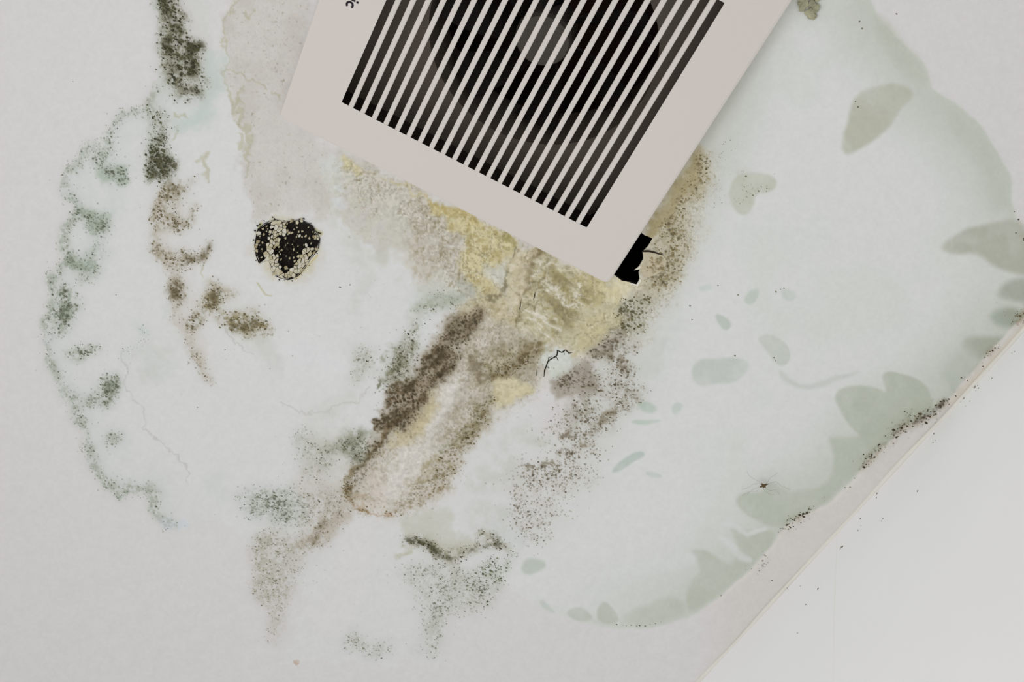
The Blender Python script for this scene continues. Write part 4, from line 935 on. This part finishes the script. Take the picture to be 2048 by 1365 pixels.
# back of the frame
bk = [bm.verts.new((x, y, FZ + .0045)) for x, y in inset(outline, .003)]
for i in range(N):
    j = (i + 1) % N; bm.faces.new((opt[i], opt[j], bk[j], bk[i]))
cen = Matrix.Translation(-cov.location)
def lc(o): o.matrix_parent_inverse = Matrix.Translation(-o.parent.location); return o
lc(from_bm('cover_frame', bm, mat_cover, cov))
sl0 = None
for k in range(NS - 1):
    xa = sx0 + k * pitch + sw / 2; xb = xa + pitch - sw
    if sl0 is None:
        bm = bmesh.new(); hw = (xb - xa) / 2; b_ = .0005
        prof = [(-hw + b_, 0), (hw - b_, 0), (hw, b_), (hw - .0003, .0045), (-hw + .0003, .0045), (-hw, b_)]
        prism(bm, [(x, iy0 + .00005, z) for x, z in prof], [(x, iy1 - .00005, z) for x, z in prof])
        sl0 = from_bm('slat', bm, mat_cover, cov)
        s_ = sl0
    else:
        s_ = sl0.copy(); C.objects.link(s_); s_.parent = cov
    s_.matrix_parent_inverse = Matrix.Translation(-cov.location)
    s_.location = ((xa + xb) / 2, 0, FZ)
# printed letters by the upper left, the end of a word
mat_ink = material('black_print', (30, 25, 34), .5)
bm = bmesh.new()
cc = pl([699.5], [9.5])[0]; rl = .0021; th = .0015
ex = np.array([0, 1.0]); ey = np.array([1.0, 0])            # text runs along +y, letters stand towards +x
def tp(u, v, z=0.0): return (cc[0] + v, cc[1] + u, FZ - .00012 + z)
seg = 26; a0, a1 = math.radians(52), math.radians(325)
va = []
for i in range(seg + 1):
    t = a0 + (a1 - a0) * i / seg
    va.append([tp((rl + s * th / 2) * math.cos(t), (rl + s * th / 2) * math.sin(t), z) for s in (-1, 1) for z in (0, .0003)])
vb = [[bm.verts.new(p) for p in r] for r in va]
for a, b in zip(vb, vb[1:]):
    for i, j in ((0, 2), (2, 3), (3, 1), (1, 0)): bm.faces.new((a[i], a[j], b[j], b[i]))
bm.faces.new((vb[0][0], vb[0][1], vb[0][3], vb[0][2])); bm.faces.new((vb[-1][0], vb[-1][2], vb[-1][3], vb[-1][1]))
lc(from_bm('letter_c', bm, mat_ink, cov))
bm = bmesh.new()
ui = -.0043
prism(bm, [tp(ui - .0007, -rl - .0005), tp(ui + .0007, -rl - .0005), tp(ui + .0007, rl + .0005), tp(ui - .0007, rl + .0005)], [tp(ui - .0007, -rl - .0005, .0003), tp(ui + .0007, -rl - .0005, .0003), tp(ui + .0007, rl + .0005, .0003), tp(ui - .0007, rl + .0005, .0003)])
dr = .0009; dv = rl + .0021
prism(bm, [tp(ui + dr * math.cos(t), dv + dr * math.sin(t)) for t in [k * math.pi / 6 for k in range(12)]], [tp(ui + dr * math.cos(t), dv + dr * math.sin(t), .0003) for t in [k * math.pi / 6 for k in range(12)]])
lc(from_bm('letter_i', bm, mat_ink, cov))

# ------------------------------------------------------------------ black hole of flaking plaster
hc = at(577, 497); hz = ZC - float(sample(HT, np.array([577.]), np.array([497.]))[0])
hole = empty('plaster_hole', (float(hc[0]), float(hc[1]), hz))
tag(hole, 'small round black hole crusted with cracked cream paint left of the vent', 'hole')
HW = np.array(HOLES[0]); cxy = HW.mean(0)
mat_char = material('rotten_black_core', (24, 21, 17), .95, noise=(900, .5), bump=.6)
bm = bmesh.new(); rings = []
M_ = 72
def rim_at(t):
    d = np.array([math.cos(t), math.sin(t)]); best = .02
    for i in range(len(HW)):
        p, q = HW[i] - cxy, HW[(i + 1) % len(HW)] - cxy; e = q - p
        den = d[0] * e[1] - d[1] * e[0]
        if abs(den) < 1e-12: continue
        s = (p[0] * e[1] - p[1] * e[0]) / den; u = (p[0] * d[1] - p[1] * d[0]) / den
        if s > 0 and 0 <= u <= 1: best = s
    return best
for kk, (f_, dz) in enumerate(((1.04, -.0006), (.98, .0008), (.86, .0022), (.66, .0034), (.42, .0040), (.2, .0042))):
    rings.append([bm.verts.new((cxy[0] + f_ * rim_at(t) * math.cos(t) , cxy[1] + f_ * rim_at(t) * math.sin(t), hz + dz + random.uniform(-.0006, .0006) * (kk > 0))) for t in [2 * math.pi * i / M_ for i in range(M_)]])
for a, b in zip(rings, rings[1:]):
    for i in range(M_): bm.faces.new((a[i], b[i], b[(i + 1) % M_], a[(i + 1) % M_]))
bm.faces.new(rings[-1])
lc(from_bm('crater', bm, mat_char, hole))
mat_flake = [material('cream_flake', c, .8, noise=(500, .08)) for c in ((184, 178, 156), (168, 160, 132), (192, 188, 174), (140, 130, 102))]
HZ_DARK = [[(560, 471), (581, 467), (604, 470), (613, 484), (609, 500), (596, 515), (588, 529), (572, 537), (560, 526), (551, 506), (553, 492)],
    [(572, 448), (590, 443), (622, 446), (631, 463), (626, 476), (612, 484), (606, 469), (590, 464), (574, 455)], [(632, 474), (639, 482), (636, 495), (629, 500), (624, 490), (614, 486), (622, 479)],
    [(528, 452), (548, 448), (543, 463), (534, 484), (530, 502), (520, 523), (515, 502), (520, 479)]]
def dark_depth(x, y):
    return max(float(d if i else -d) for i, d in (inside_and_dist(p, np.array([x]), np.array([y])) for p in HZ_DARK))
def clip_half(poly, mx, my, nx, ny):
    out = []
    for i in range(len(poly)):
        a, b = poly[i], poly[(i + 1) % len(poly)]
        da = (a[0] - mx) * nx + (a[1] - my) * ny; db = (b[0] - mx) * nx + (b[1] - my) * ny
        if da <= 0: out.append(a)
        if (da < 0) != (db < 0):
            t = da / (da - db); out.append((a[0] + (b[0] - a[0]) * t, a[1] + (b[1] - a[1]) * t))
    return out
seeds = []
gy_ = 434
while gy_ < 564:
    gx_ = 506 + (3 if int((gy_ - 434) / 5.8) % 2 else 0)
    while gx_ < 646:
        seeds.append((gx_ + random.uniform(-2.6, 2.6), gy_ + random.uniform(-2.6, 2.6))) if random.random() < .7 else None; gx_ += 6.4
    gy_ += 5.8
def place_flake(poly, drop, kind, name):
    q = [at(x, y) for x, y in poly]; c = np.mean(q, 0); z = hz - drop; tx, ty = random.uniform(-.25, .25), random.uniform(-.25, .25)
    bm = bmesh.new()
    prism(bm, [(p[0], p[1], z + (p[0] - c[0]) * tx + (p[1] - c[1]) * ty) for p in q], [(p[0] * .94 + c[0] * .06, p[1] * .94 + c[1] * .06, z + .0009 + (p[0] - c[0]) * tx + (p[1] - c[1]) * ty) for p in q])
    return lc(from_bm(name, bm, mat_flake[kind], hole))
flakes = []
for i, (x, y) in enumerate(seeds):
    ins_, d_ = inside_and_dist(HOLE, np.array([x]), np.array([y]))
    if not ins_[0] and d_[0] > 1.5: continue
    dd_ = dark_depth(x, y) + random.uniform(-1, 6.5)
    cell = [(x - 9, y - 9), (x + 9, y - 9), (x + 9, y + 9), (x - 9, y + 9)]
    for k, (u, v) in enumerate(seeds):
        if k != i and abs(u - x) < 20 and abs(v - y) < 20: cell = clip_half(cell, (x + u) / 2, (y + v) / 2, u - x, v - y)
    if len(cell) < 3: continue
    if dd_ > 2:
        if random.random() > .36: continue
        f_, drop, kind = random.uniform(.22, .5), random.uniform(-.0016, -.0002), random.choice([1, 3, 3, 0])
    elif dd_ > -4: f_, drop, kind = random.uniform(.66, .86), random.uniform(.0002, .0012), random.choice([0, 0, 1, 2, 3])
    else: f_, drop, kind = random.uniform(.82, .98), random.uniform(.0001, .0005), random.choice([0, 0, 2, 1])
    flakes.append(([(x + (p - x) * f_, y + (q - y) * f_) for p, q in cell], drop, kind))
flakes.sort(key=lambda f: -abs(sum(a[0] * b[1] - b[0] * a[1] for a, b in zip(f[0], f[0][1:] + f[0][:1]))))
for f in flakes[:100]: place_flake(*f, 'paint_flake')
bm = bmesh.new()
for poly, drop, kind in flakes[100:]:
    q = [at(x, y) for x, y in poly]
    prism(bm, [(p[0], p[1], hz - drop) for p in q], [(p[0], p[1], hz - drop + .0009) for p in q])
if bm.verts: o_ = lc(from_bm('small_flakes', bm, mat_flake[1], hole)); o_['kind'] = 'stuff'
cr = []
for _ in range(220):
    t = random.uniform(0, 6.28); f_ = random.uniform(.9, 1.12) if random.random() < .45 else random.uniform(0, .9)
    cr.append((cxy[0] + rim_at(t) * f_ * math.cos(t), cxy[1] + rim_at(t) * f_ * math.sin(t), hz + (.0 if f_ > .95 else .0015)))
s_ = specks('crumbs', np.array(cr), np.array([random.uniform(.0003, .0008) for _ in cr]), [(30, 27, 22), (44, 38, 30), (70, 62, 48), (22, 20, 18)]); s_.parent = hole; lc(s_); s_['kind'] = 'stuff'

# ------------------------------------------------------------------ torn paper at the vent's corner
flap = empty('paper_flap', tuple(float(v) for v in at(1300, 525)))
tag(flap, 'torn tan paper flap beside the black gap at the vent\'s lower right corner', 'paper')
mat_flap = material('torn_tan_paper', (181, 172, 148), .85, noise=(420, .13))
def sheet(name, pts, drops, mat):
    bm = bmesh.new(); lo_ = [at(x, y, d) for (x, y), d in zip(pts, drops)]
    bot = [bm.verts.new(p) for p in lo_]; top = [bm.verts.new((p[0], p[1], p[2] + .0004)) for p in lo_]
    n = len(bot); c0 = bm.verts.new(np.mean(lo_, 0)); c1 = bm.verts.new(np.mean(lo_, 0) + np.array([0, 0, .0004]))
    for i in range(n):
        j = (i + 1) % n
        bm.faces.new((bot[i], bot[j], c0)); bm.faces.new((top[j], top[i], c1)); bm.faces.new((bot[i], top[i], top[j], bot[j]))
    return lc(from_bm(name, bm, mat, flap))
sheet('flap_sheet', [(1285, 505), (1298, 505), (1312, 508), (1324, 511), (1334, 520), (1330, 540), (1308, 552), (1290, 556), (1281, 548), (1280, 538), (1287, 520)], [.0016, .0018, .0014, .0008, .0006, .0005, .0006, .0008, .001, .0012, .0014], mat_flap)
sheet('torn_edge', [(1268, 541), (1280, 532), (1287, 519), (1290, 524), (1284, 538), (1279, 539)], [.001, .0012, .0014, .0012, .001, .001], material('white_torn_fibre', (208, 203, 188), .9))
sheet('torn_edge', [(1259, 566), (1273, 569), (1280, 558), (1283, 562), (1276, 573), (1262, 570)], [.0008] * 6, material('white_torn_fibre_low', (212, 208, 196), .9))
fs = [(1292 + random.uniform(0, 36), 514 + random.uniform(0, 34)) for _ in range(46)]
s_ = specks('flap_specks', np.array([at(x, y, .0013) for x, y in fs]), np.array([random.uniform(.0004, .001) for _ in fs]), [(150, 138, 104), (138, 124, 90), (164, 152, 120)]); s_.parent = flap; lc(s_); s_['kind'] = 'stuff'
bm = bmesh.new()
tube(bm, [at(x, y, .0006) for x, y in ((1284, 503), (1296, 502.5), (1310, 505.5), (1320, 509), (1326, 508))], [.0007, .0008, .0007, .0005, .0002], 5)
lc(from_bm('tear_gap', bm, material('dark_tear', (44, 36, 28), .95), flap))

# ------------------------------------------------------------------ cracks in the paint
mat_crack = material('open_crack', (38, 34, 26), .95)
def crack_line(bm, pts, wd):
    q = [at(x, y, float(sample(HT, np.array([float(x)]), np.array([float(y)]))[0]) + .0001) for x, y in pts]
    tube(bm, q, [wd * .5] + [wd] * (len(q) - 2) + [wd * .3], 5, .5)
bm = bmesh.new()
crack_line(bm, [(1088, 754), (1089, 742), (1092, 734), (1096, 723), (1103, 718), (1110, 714.5), (1114.5, 710), (1115, 701), (1119, 703.5), (1124, 705.5), (1127, 703), (1131, 700.5), (1134, 703), (1138, 707), (1145, 705)], .00055)
crack_line(bm, [(1096, 723), (1097, 716), (1105, 714)], .0003)
crack_line(bm, [(1092, 734), (1098, 737), (1095, 732)], .0004)
crack_line(bm, [(1112, 712), (1115, 719), (1117, 722)], .0003)
crack_line(bm, [(1073, 752), (1074, 744), (1074, 738)], .0003)
crack_line(bm, [(1127, 703), (1129, 710)], .0005)
tag(from_bm('paint_crack', bm, mat_crack), 'jagged black crack across the pale greenish paint islet below the vent corner', 'crack')
for pts, lab in (([(1070, 586), (1069, 592), (1066.5, 600)], 'tiny upright black split in the yellow plaster just under the vent edge'), ([(1041, 603), (1041, 612), (1038, 622)], 'short upright black split at the foot of the tan plaster ridge')):
    bm = bmesh.new(); crack_line(bm, pts, .0004); tag(from_bm('paint_split', bm, mat_crack), lab, 'crack')

# ------------------------------------------------------------------ spider
sb = at(1526, 972, .003)
def sp(x, y, d): return at(x, y, d)
sme = bpy.data.meshes.new('spider')
vs = [sp(1528.5, 972, .0035), sp(1524, 972.5, .0038), sp(1520, 973, .003), sp(1531, 971.5, .0035)]
es = [(0, 1), (1, 2), (0, 3)]; rs = [.0009, .0007, .0003, .0006]
legs = [[(1538, 968), (1552, 963.5), (1562, 972), (1580, 980)], [(1534, 967), (1540, 956), (1556, 946)], [(1522, 966), (1512, 961), (1498, 952), (1494, 944)], [(1520, 968), (1508, 968), (1496, 976), (1484, 980)],
        [(1520, 976), (1514, 983), (1500, 983), (1484, 992)], [(1526, 979), (1534, 986), (1543, 991), (1548, 990)], [(1532, 977), (1540, 982), (1552, 980), (1560, 990)], [(1518, 975), (1506, 979), (1494, 990)]]
for L in legs:
    prev = 0
    for i, (x, y) in enumerate(L):
        vs.append(sp(x, y, [.0055, .0065, .004, .0004][i] if len(L) == 4 else [.005, .006, .0006][i])); es.append((prev, len(vs) - 1)); prev = len(vs) - 1; rs.append(.00006)
sme.from_pydata([tuple(v) for v in vs], es, [])
so = link('spider', sme, material('spider_brown', (84, 70, 44), .7))
sk = so.modifiers.new('skin', 'SKIN'); so.modifiers.new('sub', 'SUBSURF').levels = 1
if not sme.skin_vertices: sme.attributes.new('skin', 'FLOAT', 'POINT') if False else None
for i, v in enumerate(sme.skin_vertices[0].data if sme.skin_vertices else []):
    v.radius = (rs[i], rs[i]); v.use_root = (i == 0)
tag(so, 'tiny brown spider with long thin legs on the pale green stain', 'spider')

# ------------------------------------------------------------------ clump at the top beside the vent
cl = bmesh.new(); random.seed(3)
for i in range(26):
    x, y = random.gauss(1612, 11), random.gauss(8, 14); r = random.uniform(.0008, .0026)
    c = at(x, y, .001); bmesh.ops.create_icosphere(cl, subdivisions=1, radius=r, matrix=Matrix.Translation(Vector(c)) @ Matrix.Diagonal((random.uniform(.8, 1.6), random.uniform(.8, 1.6), .7, 1)))
for v in cl.verts: v.co += Vector((random.uniform(-1, 1), random.uniform(-1, 1), random.uniform(-1, 1))) * .0003
tag(from_bm('mould_clump', cl, material('fuzzy_mould', (150, 148, 124), .95, noise=(260, .35))), 'fuzzy greyish olive mould clump at the photo\'s top edge right of the vent', 'mould')
